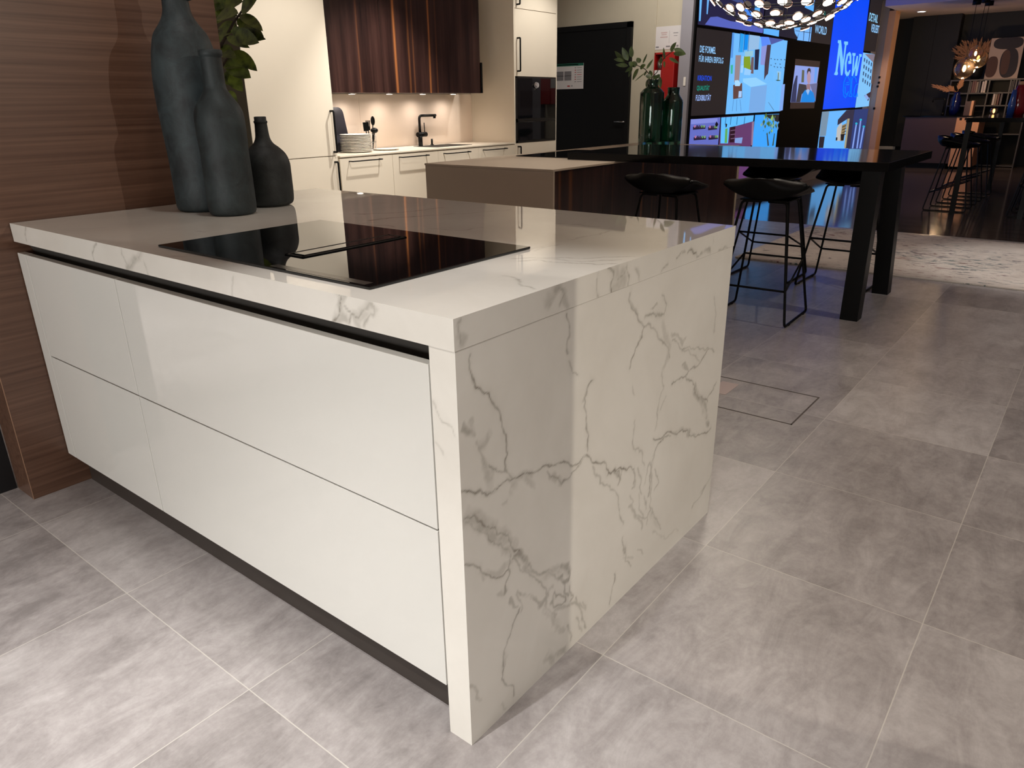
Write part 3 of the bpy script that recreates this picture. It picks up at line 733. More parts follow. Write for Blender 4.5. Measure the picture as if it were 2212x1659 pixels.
tall = bottle('glass_bottle', 'tallest chalky blue-green bottle at the back against the walnut wall', BA,
    smooth_prof([(0.085,0.0),(0.096,0.012),(0.0975,0.06),(0.097,0.125),(0.099,0.205),(0.103,0.314),(0.105,0.403),(0.098,0.47),(0.092,0.502),(0.080,0.54),(0.056,0.574),(0.043,0.602),(0.039,0.64),(0.038,0.70),(0.038,0.725)])
    +[(0.046,0.726),(0.047,0.745),(0.038,0.748),(0.028,0.747),(0.028,0.66)], MT['bottle_a'], 0.012)
rp = BA; hp3 = []
for i in range(17):
    a = -PI/2+PI*i/16; hp3.append(Vector((rp[0], rp[1], IH+0.675))+RIGHT*(0.034+0.034*math.cos(a))+Vector((0,0,0.030*math.sin(a))))
obj('ring_handle', MB().tube(hp3, 0.010, 10), MT['bottle_a'], tall)
bottle('glass_bottle', 'middle-height dark green bottle with long neck, in front of the tallest bottle', (-1.433, 0.507),
    smooth_prof([(0.062,0.0),(0.0725,0.012),(0.0745,0.074),(0.0732,0.187),(0.0750,0.283),(0.068,0.322),(0.0465,0.356),(0.033,0.381),(0.0312,0.422),(0.031,0.468)])
    +[(0.0345,0.471),(0.0350,0.486),(0.030,0.488),(0.024,0.486),(0.023,0.40)], MT['bottle_b'], 0.012)
bottle('demijohn_bottle', 'squat round-shouldered black bottle with short thin neck on marble worktop', (-1.522, 0.711),
    smooth_prof([(0.060,0.0),(0.077,0.010),(0.0815,0.04),(0.0815,0.110),(0.080,0.144),(0.070,0.172),(0.052,0.192),(0.034,0.207),(0.0245,0.225),(0.0218,0.25),(0.0205,0.272)])
    +[(0.0225,0.274),(0.0225,0.279),(0.0200,0.281),(0.0200,0.293),(0.015,0.294),(0.014,0.24)], MT['bottle_c'], 0.006)
# ================================================================== KITCHEN RUN AGAINST THE LEFT WALL
KX, KZ = -4.15, 0.858            # front plane, counter height
YT0, YT1, YC1, YO1 = 2.386, 3.165, 5.480, 6.232
def bar_handle(parent, p0, p1, out, r=0.0055, name='handle', inset=0.02):
    """bow handle on a front facing +x: two posts and a bar"""
    p0 = Vector(p0); p1 = Vector(p1); o = Vector((out, 0, 0))
    return obj(name, MB().tube(round_path([p0, p0+o, p1+o, p1], 0.006, 3), r, 8), MT['black_metal'], parent)
# ---- tall cabinet on the left
r = thing('tall_cabinet', 'tall cream two-door cabinet left of the kitchen counter, behind the plant', 'cabinet', (-4.45, (YT0+YT1)/2, 0))
obj('carcass', MB().box((-4.748, YT0+0.019, 0.08), (KX-0.022, YT1, 2.40)), MT['cream_body'], r)
s = obj('side_panel', MB().box((-4.748, YT0, 0.0), (KX-0.004, YT0+0.018, 2.40), 0.001), MT['olive'], r); s['label'] = 'side panel coloured dark olive for its shade'
obj('plinth', MB().box((-4.70, YT0+0.02, 0), (KX-0.05, YT1-0.002, 0.08)), MT['kick'], r)
for (a, b, h0, h1) in ((0.864, 2.398, (711,240), (722,329)), (0.084, 0.858, (723,351), (735,420))):
    d = obj('door', MB().box((KX-0.02, YT0+0.002, a), (KX, YT1-0.018, b), 0.0015), MT['cream'], r)
    q0 = at_x(KX+0.04, *h0); q1 = at_x(KX+0.04, *h1)
    bar_handle(d, (KX-0.001, YT1-0.05, q0.z), (KX-0.001, YT1-0.05, max(q1.z, 0.5)), 0.041, 0.008)
# ---- base cabinets
W4 = (YC1-YT1)/4
hx = [((762,349),(827,343.5)), ((870,340),(928,335)), ((966,332),(1018,327.5)), ((1051,324),(1097,320.5))]
names = ['cream base cabinet beside the tall cabinet, below the stacked plates', 'second cream base cabinet from the tall cabinet, left of the sink', 'third cream base cabinet from the tall cabinet, below the tap', 'cream base cabinet next to the oven column']
for i in range(4):
    y0 = YT1+i*W4; y1 = y0+W4
    r = thing('base_cabinet', names[i], 'cabinet', (-4.45, (y0+y1)/2, 0), 0, 'cream base cabinets of the kitchen run')
    obj('carcass', MB().box((-4.725, y0+0.001, 0.08), (KX-0.022, y1-0.001, KZ-0.0145)), MT['cream_body'], r)
    obj('plinth', MB().box((-4.70, y0+0.001, 0), (KX-0.05, y1-0.001, 0.08)), MT['kick'], r)
    d = obj('door', MB().box((KX-0.02, y0+0.0015, 0.084), (KX, y1-0.0015, KZ-0.022), 0.0012), MT['cream'], r)
    q0 = at_x(KX+0.045, *hx[i][0]); q1 = at_x(KX+0.045, *hx[i][1])
    bar_handle(d, (KX-0.001, q0.y, (q0.z+q1.z)/2), (KX-0.001, q1.y, (q0.z+q1.z)/2), 0.047, 0.005)
tag(obj('kitchen_worktop', MB().box((-4.725, YT1+0.001, KZ-0.013), (KX+0.005, YC1-0.001, KZ), 0.0012), MT['cream']), 'thin cream worktop of the kitchen run, carrying plates and tap', 'worktop')
splash = tag(obj('splashback', MB().box((-4.748, YT1+0.001, KZ+0.0005), (-4.732, 3.918, 1.337)).box((-4.748, 3.920, KZ+0.0005), (-4.732, YC1-0.001, 1.337)), MT['splash']), 'pale peach splashback behind the plates and tap', 'splashback')
# ---- wall cabinets in smoked veneer
UF, UZ = -4.38, 1.340
UY1 = at_x(UF, 1038.5, 195).y
uj = 3.917
ups = [(YT1+0.004, uj, 'dark wood wall cabinet above the plates, next to the tall cabinet'), (uj, UY1, 'wide dark wood wall cabinet with amber grain above the tap')]
for k, (y0, y1, lab) in enumerate(ups):
    r = thing('wall_cabinet', lab, 'cabinet', (-4.55, (y0+y1)/2, UZ), 0, 'dark wood wall cabinets')
    obj('carcass', MB().box((-4.748, y0+0.001, UZ+0.012), (UF-0.021, y1-0.001, 2.40)), MT['smoked'], r)
    obj('door', MB().box((UF-0.02, y0+0.0012, UZ), (UF, y1-0.0012, 2.40), 0.001), MT['smoked'], r)
    obj('underside_panel', MB().box((-4.748, y0+0.001, UZ+0.001), (UF-0.022, y1-0.001, UZ+0.012)), MT['grip'], r)
    if k == 1:
        obj('edge_profile', MB().box((UF-0.03, y1-0.001, UZ+0.001), (UF+0.012, y1+0.02, at_x(UF, 1033, 135).z), 0.001), MT['black_metal'], r)
# ---- under-cabinet spots
for k, u in enumerate((760, 841, 913, 979)):
    q = at_x(-4.56, u, 204); y = q.y
    r = thing('cabinet_spotlight', '%s small round spotlight under the dark wall cabinets, counted from the left' % ('first', 'second', 'third', 'fourth')[k], 'light', (-4.56, y, UZ), 0, 'spotlights under the wall cabinets')
    obj('rim', MB().lathe([(0.036, 0.001), (0.036, -0.007), (0.028, -0.008), (0.028, 0.0)], (-4.56, y, UZ), 24, False, False), MT['steel'], r)
    obj('lens', MB().lathe([(0.028, -0.0075), (0.027, -0.009)], (-4.56, y, UZ), 24), em((255, 240, 226), 6.0), r)
    spot('cabinet_spot_beam', (-4.56, y, UZ-0.012), (-4.60, y, 0), 7.2, 165, 1.0, 0.03, (1.0, 0.88, 0.80))
# ---- oven column
r = thing('oven_column', 'tall cream oven column to the right of the counter', 'cabinet', (-4.45, (YC1+YO1)/2, 0))
obj('carcass', MB().box((-4.748, YC1+0.019, 0.08), (KX-0.022, YO1-0.019, 2.40)), MT['cream_body'], r)
obj('side_panel', MB().box((-4.748, YC1, 0.0), (KX, YC1+0.018, 2.40), 0.001), MT['cream'], r)
obj('side_panel', MB().box((-4.748, YO1-0.018, 0.0), (KX, YO1, 2.40), 0.001), MT['cream'], r)
obj('plinth', MB().box((-4.70, YC1+0.019, 0), (KX-0.05, YO1-0.019, 0.08)), MT['kick'], r)
yh = YC1+0.055
for (a, b, h) in ((2.118, 2.398, (2.15, 2.36)), (1.497, 2.113, (1.545, at_x(KX+0.04, 1117, 81).z)), (0.084, 0.850, (0.45, 0.815))):
    d = obj('door', MB().box((KX-0.02, YC1+0.0195, a), (KX, YO1-0.0195, b), 0.0015), MT['cream'], r)
    bar_handle(d, (KX-0.001, yh, h[1]), (KX-0.001, yh, h[0]), 0.041, 0.008)
def oven(name, label, cat, z0, z1, knob):
    o = thing(name, label, cat, (KX-0.2, (YC1+YO1)/2, z0))
    obj('housing', MB().box((KX-0.55, YC1+0.022, z0), (KX-0.0205, YO1-0.022, z1)), MT['black_matt'], o)
    f = MB(); y0, y1 = YC1+0.0195, YO1-0.0195
    f.box((KX-0.02, y0, z0), (KX+0.004, y0+0.03, z1)); f.box((KX-0.02, y1-0.012, z0), (KX+0.004, y1, z1)); f.box((KX-0.02, y0, z1-0.012), (KX+0.004, y1, z1)); f.box((KX-0.02, y0, z0), (KX+0.004, y1, z0+0.02))
    obj('frame', f, MT['oven_frame'], o)
    d = obj('glass_front', MB().box((KX-0.02, y0+0.03, z0+0.02), (KX+0.008, y1-0.012, z1-0.012), 0.002), MT['oven_glass'], o)
    if knob:
        k = at_x(KX+0.02, 1159, 184)
        n = obj('knob', MB().disc((KX+0.008, k.y, k.z), (1,0,0), 0.030, 0.012, 28).disc((KX+0.02, k.y, k.z), (1,0,0), 0.024, 0.016, 28), MT['chrome'], d)
        obj('display', MB().box((KX+0.008, k.y-0.055, k.z-0.045), (KX+0.0085, k.y+0.055, k.z+0.055)), MT['glass_black'], d)
        w0 = at_x(KX+0.008, 1124, 196); w1 = at_x(KX+0.008, 1191, 232)
        obj('window', MB().box((KX+0.008, w0.y, w1.z), (KX+0.0086, w1.y, w0.z)), MT['glass_black'], d)
oven('built_in_oven', 'black built-in oven with round chrome knob in the cream column', 'oven', 1.070, 1.4955, True)
oven('warming_drawer', 'black glass warming drawer directly below the oven', 'oven', 0.853, 1.0675, False)
# ---- things on the counter
pc = Vector((-4.42, at_x(-4.42, 770, 310).y, KZ))
ords = ['lowest', 'second', 'third', 'fourth', 'fifth', 'sixth', 'seventh', 'eighth', 'ninth', 'tenth', 'eleventh', 'topmost']
def plate(r, c):
    return MB().lathe([(r*0.55, 0.0), (r*0.62, 0.0015), (r*0.93, 0.0085), (r, 0.0125), (r*0.985, 0.0135), (r*0.9, 0.0100), (r*0.6, 0.0045), (0.001, 0.004)], c, 40)
p0 = None
for i in range(12):
    lab = 'white dinner plate, %s of the tall stack on the counter' % (ords[i] if i in (0, 11) else ords[i]+' from the bottom')
    z = KZ+0.0003+i*0.0124
    if p0 is None: p0 = tag(obj('dinner_plate', plate(0.140, (0,0,0)), MT['porcelain']), lab, 'plate', 'stacked white plates'); p0.location = (pc.x, pc.y, z)
    else:
        q = p0.copy(); COL.objects.link(q); q.location = (pc.x+rnd.uniform(-.002,.002), pc.y+rnd.uniform(-.002,.002), z); q['label'] = lab
fp = at_x(-4.42, 835, 318).y
tag(obj('serving_plate', plate(0.118, (-4.42, fp, KZ+0.0003)), MT['porcelain']), 'single white serving plate lying beside the plate stack', 'plate')
def board(y0, y1, h, xb, xt, label, m):
    b = MB(); rr = 0.05; pts = [(y0, 0.0), (y1, 0.0)]
    pts += [(y1-rr+rr*math.cos(a), h-rr+rr*math.sin(a)) for a in [i*PI/16 for i in range(9)]]+[(y0+rr-rr*math.sin(a), h-rr+rr*math.cos(a)) for a in [i*PI/16 for i in range(9)]]
    b.prism([(xb+(xt-xb)*(z/h), y, KZ+0.0005+z) for y, z in pts], (0.014, 0, 0.002))
    tag(obj('cutting_board', b, m), label, 'board')
slate = plain('dark_slate_board', (44, 42, 48), 0.35)
board(3.19, at_x(-4.66, 741, 240).y, at_x(-4.68, 737, 232).z-KZ, -4.60, -4.685, 'dark rounded cutting board leaning on the splashback left of the plates', slate)
board(3.175, 3.45, at_x(-4.70, 722, 214).z-KZ, -4.655, -4.72, 'taller thin black board, half hidden at the tall cabinet', MT['black_matt'])
uy = at_x(-4.55, 802, 300).y
r = thing('utensil_holder', 'round wire utensil holder behind the plate stack', 'holder', (-4.55, uy, KZ))
obj('base_disc', MB().lathe([(0.045, 0.0003), (0.045, 0.006)], (-4.55, uy, KZ), 24), MT['steel'], r)
wr = MB()
for k in range(12):
    a = 2*PI*k/12; wr.tube([(-4.55+0.043*math.cos(a), uy+0.043*math.sin(a), KZ+0.005), (-4.55+0.043*math.cos(a), uy+0.043*math.sin(a), KZ+0.14)], 0.0016, 6)
obj('wires', wr, MT['steel'], r)
for zz in (0.07, 0.14):
    obj('hoop', MB().tube([(-4.55+0.043*math.cos(2*PI*k/24), uy+0.043*math.sin(2*PI*k/24), KZ+zz) for k in range(24)], 0.002, 6, closed=True), MT['steel'], r)
def utensil(name, label, dy, dx, top, head):
    b0 = Vector((-4.55+dx*0.3, uy+dy*0.3, KZ+0.012)); t0 = Vector((-4.55+dx, uy+dy, KZ+top))
    u = thing(name, label, 'utensil', b0)
    obj('stem', MB().tube([b0, t0], 0.005, 8), MT['black_metal'], u)
    m = MB(); ax = (t0-b0).normalized()
    if head == 'spoon': m.sphere(t0+ax*0.035, 0.03, 10, (0.35, 0.8, 1.35))
    elif head == 'turner':
        m.prism([t0+Vector((0, -0.026, 0)), t0+Vector((0, 0.026, 0)), t0+Vector((0, 0.032, 0.075)), t0+Vector((0, -0.032, 0.075))], (0.004, 0, 0))
    elif head == 'fork':
        for k in (-1.5, -0.5, 0.5, 1.5): m.tube([t0, t0+Vector((0, k*0.012, 0.03)), t0+Vector((0, k*0.014, 0.085))], 0.0042, 6)
        m.box(t0+Vector((-0.003, -0.022, 0.0)), t0+Vector((0.003, 0.022, 0.035)))
    else: m.sphere(t0+ax*0.02, 0.034, 10, (1, 1, 0.7))
    obj('head', m, MT['black_metal'], u)
utensil('serving_spoon', 'black oval serving spoon standing highest in the wire holder', 0.022, 0.01, 0.215, 'spoon')
utensil('kitchen_turner', 'thin black turner leaning furthest left in the wire holder', -0.055, 0.0, 0.165, 'turner')
utensil('pasta_fork', 'black pronged pasta fork between turner and spoon', -0.016, -0.012, 0.17, 'fork')
utensil('soup_ladle', 'black round ladle low in front of the wire holder utensils', 0.0, 0.045, 0.15, 'ladle')
# sink, tap, soap pump
sy0 = at_x(-4.45, 917, 314).y; sy1 = sy0+0.5
r = thing('kitchen_sink', 'black sink set flush in the cream counter beside the tap', 'sink', (-4.44, (sy0+sy1)/2, KZ))
f = MB(); a, b = (-4.60, sy0), (-4.28, sy1)
f.box((a[0], a[1], KZ+0.0002), (b[0], a[1]+0.02, KZ+0.003)); f.box((a[0], b[1]-0.02, KZ+0.0002), (b[0], b[1], KZ+0.003)); f.box((a[0], a[1], KZ+0.0002), (a[0]+0.02, b[1], KZ+0.003)); f.box((b[0]-0.02, a[1], KZ+0.0002), (b[0], b[1], KZ+0.003))
obj('rim', f, MT['black_metal'], r); obj('basin', MB().box((a[0]+0.02, a[1]+0.02, KZ+0.0002), (b[0]-0.02, b[1]-0.02, KZ+0.0012)), MT['black_matt'], r)
tx = -4.655; ty = at_x(tx, 908, 300).y; tz = at_x(tx, 905, 250).z; te = at_x(tx, 941, 252).y
r = thing('kitchen_tap', 'black angled kitchen tap behind the sink', 'tap', (tx, ty, KZ))
obj('body', MB().cyl((tx, ty, KZ+0.0003), (tx, ty, KZ+0.12), 0.022, 20), MT['black_metal'], r)
obj('spout', MB().tube(round_path([(tx, ty, KZ+0.115), (tx, ty, tz), (tx, te, tz)], 0.035, 6), 0.0125, 14).cyl((tx, te-0.018, tz-0.028), (tx, te-0.018, tz), 0.013, 14), MT['black_metal'], r)
cl = obj('valve_barrel', MB().cyl((tx, ty-0.034, KZ+0.105), (tx, ty+0.085, KZ+0.105), 0.023, 20), MT['black_metal'], r)
obj('lever', MB().cyl((tx, ty+0.066, KZ+0.12), (tx, ty+0.064, KZ+0.215), 0.0045, 10), MT['black_metal'], cl)
py = at_x(tx, 933, 305).y
r = thing('soap_pump', 'small black soap pump button to the right of the tap', 'dispenser', (tx, py, KZ))
obj('collar', MB().lathe([(0.018, 0.0003), (0.018, 0.006)], (tx, py, KZ), 20), MT['black_metal'], r)
obj('plunger', MB().lathe([(0.010, 0.006), (0.010, 0.058)], (tx, py, KZ), 16), MT['black_metal'], r)
# ================================================================== SECOND ISLAND WITH BAR TABLE
I2 = 0.858; X0, X1, Y0, Y1 = -2.955, -1.868, 2.93, 5.88
tag(obj('second_worktop', MB().box((X0, Y0, I2-0.013), (X1, Y1, I2), 0.0012), MT['taupe']), 'thin beige worktop of the second island behind the marble one', 'worktop')
r = thing('second_island', 'beige and dark wood island body below the black bar table', 'cabinet', ((X0+X1)/2, (Y0+Y1)/2, 0))
obj('end_panel', MB().box((X0+0.004, Y0+0.003, 0), (X1-0.001, Y0+0.022, I2-0.0135), 0.001), MT['taupe'], r)
obj('end_panel', MB().box((X0+0.004, Y1-0.022, 0), (X1-0.001, Y1-0.003, I2-0.0135), 0.001), MT['taupe'], r)
obj('carcass', MB().box((X0+0.03, Y0+0.022, 0.08), (X1-0.031, Y1-0.022, I2-0.0135)), MT['cream_body'], r)
obj('plinth', MB().box((X0+0.06, Y0+0.022, 0), (X1-0.06, Y1-0.022, 0.08)), MT['kick'], r)
n = 5; wv = (Y1-Y0-0.046)/n
for i in range(n):
    obj('wood_front', MB().box((X1-0.03, Y0+0.023+i*wv+0.001, 0.03), (X1-0.010, Y0+0.023+(i+1)*wv-0.001, I2-0.016), 0.001), MT['smoked'], r)
    obj('cabinet_front', MB().box((X0+0.008, Y0+0.023+i*wv+0.001, 0.09), (X0+0.029, Y0+0.023+(i+1)*wv-0.001, I2-0.018), 0.001), MT['cream'], r)
hob('second_hob', 'black glass hob lying on the beige second island', -2.82, -2.30, 3.79, 4.62, I2, slot=False)
# ---- bar table
TX0, TX1, TY0, TY1, TZ0, TZ1 = -2.27, -0.165, 3.68, 4.88, I2+0.0005, 0.907
r = thing('bar_table', 'long black bar table resting on the second island', 'table', ((TX0+TX1)/2, (TY0+TY1)/2, 0))
obj('tabletop', MB().box((TX0, TY0, TZ0), (TX1, TY1, TZ1), 0.0015), MT['black_top'], r)
obj('leg', MB().box((-0.302, 3.700, 0), (-0.203, 3.80, TZ0), 0.001), MT['black_metal'], r)
obj('leg', MB().hexa([(-0.312, 4.49, 0), (-0.213, 4.49, 0), (-0.213, 4.59, 0), (-0.312, 4.59, 0)], [(-0.340, 4.40, TZ0), (-0.241, 4.40, TZ0), (-0.241, 4.50, TZ0), (-0.340, 4.50, TZ0)]), MT['black_metal'], r)
# ---- stools
def make_stool(label):
    t = thing('bar_stool', label, 'stool', (0,0,0))
    nu, nv = 22, 22; b = MB(); top = []
    for j in range(nv+1):
        v = j/nv; row = []
        if v < 0.55: q = v/0.55; y = 0.205-0.335*q; z = 0.722-0.012*math.sin(PI*q); wd2 = 0.195+0.035*q
        else: q = (v-0.55)/0.45; y = -0.13-0.085*math.sin(q*PI/2); z = 0.722+0.108*(1-math.cos(q*PI/2))**0.9; wd2 = 0.230*(1-0.42*max(0, (q-0.45)/0.55)**2.2)
        edge = 1-0.55*max(0, (0.14-v)/0.14)**2
        for i in range(nu+1):
            u = -1+2*i/nu; x = wd2*edge*u
            lift = (0.075 if v < 0.55 else 0.075*(1-q*0.75))*abs(u)**2.6*min(1, 0.25+v*1.8)
            yy = y+(0.115*abs(u)**2.4*(q if v >= 0.55 else 0))
            zz = z+lift-(0.055*abs(u)**2*q**2 if v >= 0.55 else 0)
            row.append(b.bm.verts.new((x, yy, zz)))
        top.append(row)
    for a, c in zip(top, top[1:]):
        for i in range(nu):
            f = b.bm.faces.new((a[i], c[i], c[i+1], a[i+1])); f.smooth = True
    s = obj('seat', b, MT['shell'], t); md = s.modifiers.new('thickness', 'SOLIDIFY'); md.thickness = 0.016; md.offset = 1
    obj('seat_plate', MB().box((-0.14, -0.12, 0.695), (0.14, 0.12, 0.703), 0.002), MT['black_metal'], t)
    def leg(sx, sy, z):
        k = (0.698-z)/0.69; return Vector((sx*(0.128+0.097*k), sy*(0.108+0.112*k), z))
    for sx in (-1, 1):
        fr = obj('sled_frame', MB().tube(round_path([(sx*0.02, -0.100, 0.692), leg(sx, -1, 0.692), leg(sx, -1, 0.008), leg(sx, 1, 0.008), leg(sx, 1, 0.692), (sx*0.02, 0.100, 0.692)], 0.025, 4), 0.0075, 8), MT['black_metal'], t)
        for sy in (-1, 1):
            p = leg(sx, sy, 0.008)
            obj('glide', MB().box((p.x-0.008, p.y-sy*0.075-0.012, 0.0003), (p.x+0.008, p.y-sy*0.075+0.012, 0.006)), MT['black_matt'], fr)
    obj('footrest', MB().tube([leg(-1, -1, 0.205), leg(1, -1, 0.205), leg(1, 1, 0.335), leg(-1, 1, 0.335)], 0.0070, 8, closed=True), MT['black_metal'], t)
    return t
st = make_stool('black shell bar stool nearest the marble island, standing free before the bar table')
GS = 'bar stools at the near black table'
st.location = (-0.735, 3.53, 0); st.rotation_euler = (0, 0, math.radians(2)); st['group'] = GS
dup(st, (-1.375, 3.50, 0), math.radians(-6), 'black shell bar stool in front of the dark wood island front', GS)
dup(st, (-1.09, 4.63, 0), math.radians(180), 'black shell bar stool on the far side, behind the free-standing stool', GS)
dup(st, (-0.575, 4.63, 0), math.radians(179), 'black shell bar stool on the far side, half behind the table legs', GS)
# ---- green vases and branches
VY = 5.30
def vase(name, label, uc, vt, h_neck, rn, rb, vs, y=VY):
    zt = at_y(y, uc, vt).z; x = at_y(y, uc+3, 280).x; h = zt-I2; zs = at_y(y, uc, vs).z-I2
    r = thing(name, label, 'vase', (x, y, I2+0.0005))
    pr = smooth_prof([(rb*0.86, 0), (rb*0.97, 0.012), (rb, 0.05), (rb, zs-0.05), (rb*0.94, zs-0.015), (rb*0.74, zs+0.012), (rn*1.05, zs+0.03), (rn*0.98, zs+0.05), (rn*1.05, h)], 5)
    inn = [(max(0.004, a-0.005), max(0.045, z)) for a, z in pr[::-1]]
    obj('glass_body', MB().lathe(pr+inn+[(0.004, 0.045)], (x, y, I2+0.0005), 40), MT['green_glass'], r)
    return Vector((x, y, I2)), zt
v1, v1t = vase('glass_vase', 'taller dark green glass vase holding leafy branches', 1402, 172, 0, 0.048, 0.103, 196)
v2, v2t = vase('glass_vase', 'shorter dark green glass vase to the right of the taller one', 1447, 189, 0, 0.051, 0.088, 213, 5.46)
def c4(a, b): return (1190+a/7.373, 30+b/7.373)
def branch(label, stem, leaves, y0):
    pts = [at_y(y0, *c4(a, b)) for a, b in stem]
    r = thing('leafy_branch', label, 'branch', pts[0])
    low = [Vector((v1.x+0.01, v1.y, I2+0.06)), Vector((pts[0].x, y0, pts[0].z-0.10))]
    obj('stem', MB().tube(low+pts, 0.0045, 6, 0.0025), MT['bark'], r)
    for k, (a, b, c, d, w) in enumerate(leaves):
        dy = rnd.uniform(-0.05, 0.05)
        p = at_y(y0+dy*0.3, *c4(a, b)); q = at_y(y0+dy, *c4(c, d))
        obj('leaf', MB().leaf(p, q, w*0.00062, (rnd.uniform(-.5,.5), -1, rnd.uniform(0, .8)), 0.25), MT['leaf_grey'], r)
branch('long leafy green branch reaching left out of the taller vase', [(1605,1010),(1500,880),(1400,830),(1280,790),(1180,760)],
 [(1180,775,1015,590,75),(1160,750,1000,722,62),(1230,745,1135,530,85),(1290,700,1280,510,75),(1230,830,1030,810,65),(1300,850,1180,930,62),(1300,850,1235,1010,60),(1400,870,1300,1060,85),(1420,780,1370,700,70),(1465,790,1535,630,26),(1520,880,1630,720,36),(1500,940,1330,1080,24),(1280,780,1350,850,70),(1420,870,1510,810,70),(1530,920,1480,985,50),(1610,1000,1570,900,55),(1605,1010,1505,985,70),(1600,1040,1510,1160,85),(1300,760,1260,840,80),(1380,820,1300,760,60)], VY)
branch('thin leafy green branch bending right out of the taller vase', [(1612,1010),(1690,930),(1750,800),(1800,700),(1890,630),(1960,580)],
 [(1745,800,1765,680,45),(1815,730,1795,530,40),(1805,750,1812,860,34),(1880,700,2040,790,52),(1905,600,2000,450,72),(1960,555,2150,640,72),(1950,630,2150,645,60),(1620,1020,1740,1000,60),(1640,1050,1705,1115,60),(1700,1010,1735,960,52),(1735,1000,1745,1190,62)], VY+0.04)
# ---- the plant behind the walnut wall
PY = 1.62
def c5(a, b): return (440+a/6.9125, b/6.9125)
px0 = at_y(PY, 478, 300).x
r = thing('potted_plant', 'broad-leaved green pot plant between the walnut wall and the tall cabinet', 'plant', (px0, PY, 0))
obj('pot', MB().lathe([(0.13, 0.0003), (0.17, 0.33), (0.175, 0.34), (0.155, 0.34), (0.15, 0.30)], (px0, PY, 0), 32, True, True), MT['pot'], r)
obj('soil', MB().lathe([(0.15, 0.301), (0.001, 0.312)], (px0, PY, 0), 24), MT['soil'], r)
tr = [Vector((px0, PY, 0.3)), Vector((px0+0.01, PY+0.02, 0.8))]
t1 = [at_y(PY, *c5(*q)) for q in ((120, 900), (250, 690), (350, 520), (440, 350), (570, 165), (690, -60))]
obj('trunk', MB().tube(tr+t1, 0.012, 8, 0.004), MT['bark'], r)
obj('trunk', MB().tube([tr[1], at_y(PY, *c5(150, 1200)), at_y(PY+0.04, *c5(330, 900)), at_y(PY+0.05, *c5(420, 800))], 0.010, 8, 0.004), MT['bark'], r)
LV = [(540,215,880,410,100,0),(490,280,900,545,110,0),(400,455,930,575,110,0),(470,490,830,640,130,0),(340,550,690,715,75,0),(430,760,800,1055,130,1),(330,900,705,1145,170,1),(380,1130,580,1310,130,1),(560,150,800,-20,150,0),(300,90,580,-30,160,1),
 (160,60,500,180,150,1),(200,250,520,200,160,0),(220,420,500,360,150,1),(240,470,430,470,130,0),(250,700,450,770,90,0),(260,800,480,820,110,0),(270,950,620,960,150,1),(300,1100,560,1230,170,1),(310,1330,430,1400,120,1),(330,1380,500,1520,110,1),(150,150,420,60,150,1),(180,600,330,540,110,0),(60,300,300,250,160,1),(40,800,260,900,160,1),(60,-60,340,20,180,1),(500,-90,760,-140,160,0),(100,1150,330,1250,150,1)]
for (a, b, c, d, w, back) in LV:
    dy = 0.10 if back else rnd.uniform(-0.06, 0.03)
    p = at_y(PY+dy*0.6, *c5(a, b)); q = at_y(PY+dy, *c5(c, d))
    obj('leaf', MB().leaf(p, q, w*0.00062, (rnd.uniform(-.3,.6), -0.7, rnd.uniform(.2,1.0)), 0.22, rnd.uniform(0,.02)), MT['leaf'], r)
# ================================================================== NOTICES AND FITTINGS ON THE DOOR WALL
def notice(name, label, y, c0, c1, prints):
    a = at_y(y, *c0); b = at_y(y, *c1)
    r = thing(name, label, 'notice', ((a.x+b.x)/2, y, b.z))
    obj('sheet', MB().box((a.x, y-0.004, b.z), (b.x, y, a.z)), MT['paper'], r)
    for k, (x0, z0, x1, z1, m) in enumerate(prints):
        obj('print', MB().box((a.x+(b.x-a.x)*x0, y-0.0048, a.z+(b.z-a.z)*z0), (a.x+(b.x-a.x)*x1, y-0.004, a.z+(b.z-a.z)*z1)), MT[m], r)
YD = YB-0.0305
n = [(0,0,1,.10,'ink_green'),(.12,.03,.84,.065,'paper'),(.06,.30,.40,.66,'ink_grey'),(.43,.30,.64,.66,'ink_grey'),(.06,.47,.64,.485,'paper'),(.52,.86,.60,.91,'ink_red'),(.64,.86,.68,.9,'ink_grey')]
n += [(.74,.16+.09*k,.78,.19+.09*k,'ink_red' if k % 3 else 'ink_grey') for k in range(7)]+[(.81,.165+.09*k,.95,.185+.09*k,'ink_grey' if k != 3 else 'ink_red') for k in range(7)]
notice('escape_plan', 'printed escape plan with green header hanging on the black door', YD, (1190, 139.5), (1260, 191.5), n)
n = [(.22,.25,.46,.30,'ink_pale'),(.24,.34,.44,.38,'ink_pale'),(.20,.44,.48,.49,'ink_pale'),(.55,.2,.555,.75,'ink_grey'),(.70,.30,.88,.33,'ink_grey'),(.72,.42,.86,.44,'ink_grey'),(.04,.86,.16,.92,'ink_grey'),(.44,.85,.60,.91,'ink_grey'),(.84,.84,.92,.92,'ink_grey')]
notice('wall_notice', 'white instruction sheet on the wall above the red extinguisher box', YB-0.0005, (1417, 58.5), (1470, 104.5), n)
a = at_y(YB-0.13, 1414, 114); b = at_y(YB-0.13, 1446, 222)
r = thing('extinguisher_box', 'red fire extinguisher box on the beige wall behind the vases', 'extinguisher', ((a.x+b.x)/2, YB-0.065, b.z))
xm = a.x+(b.x-a.x)*0.44
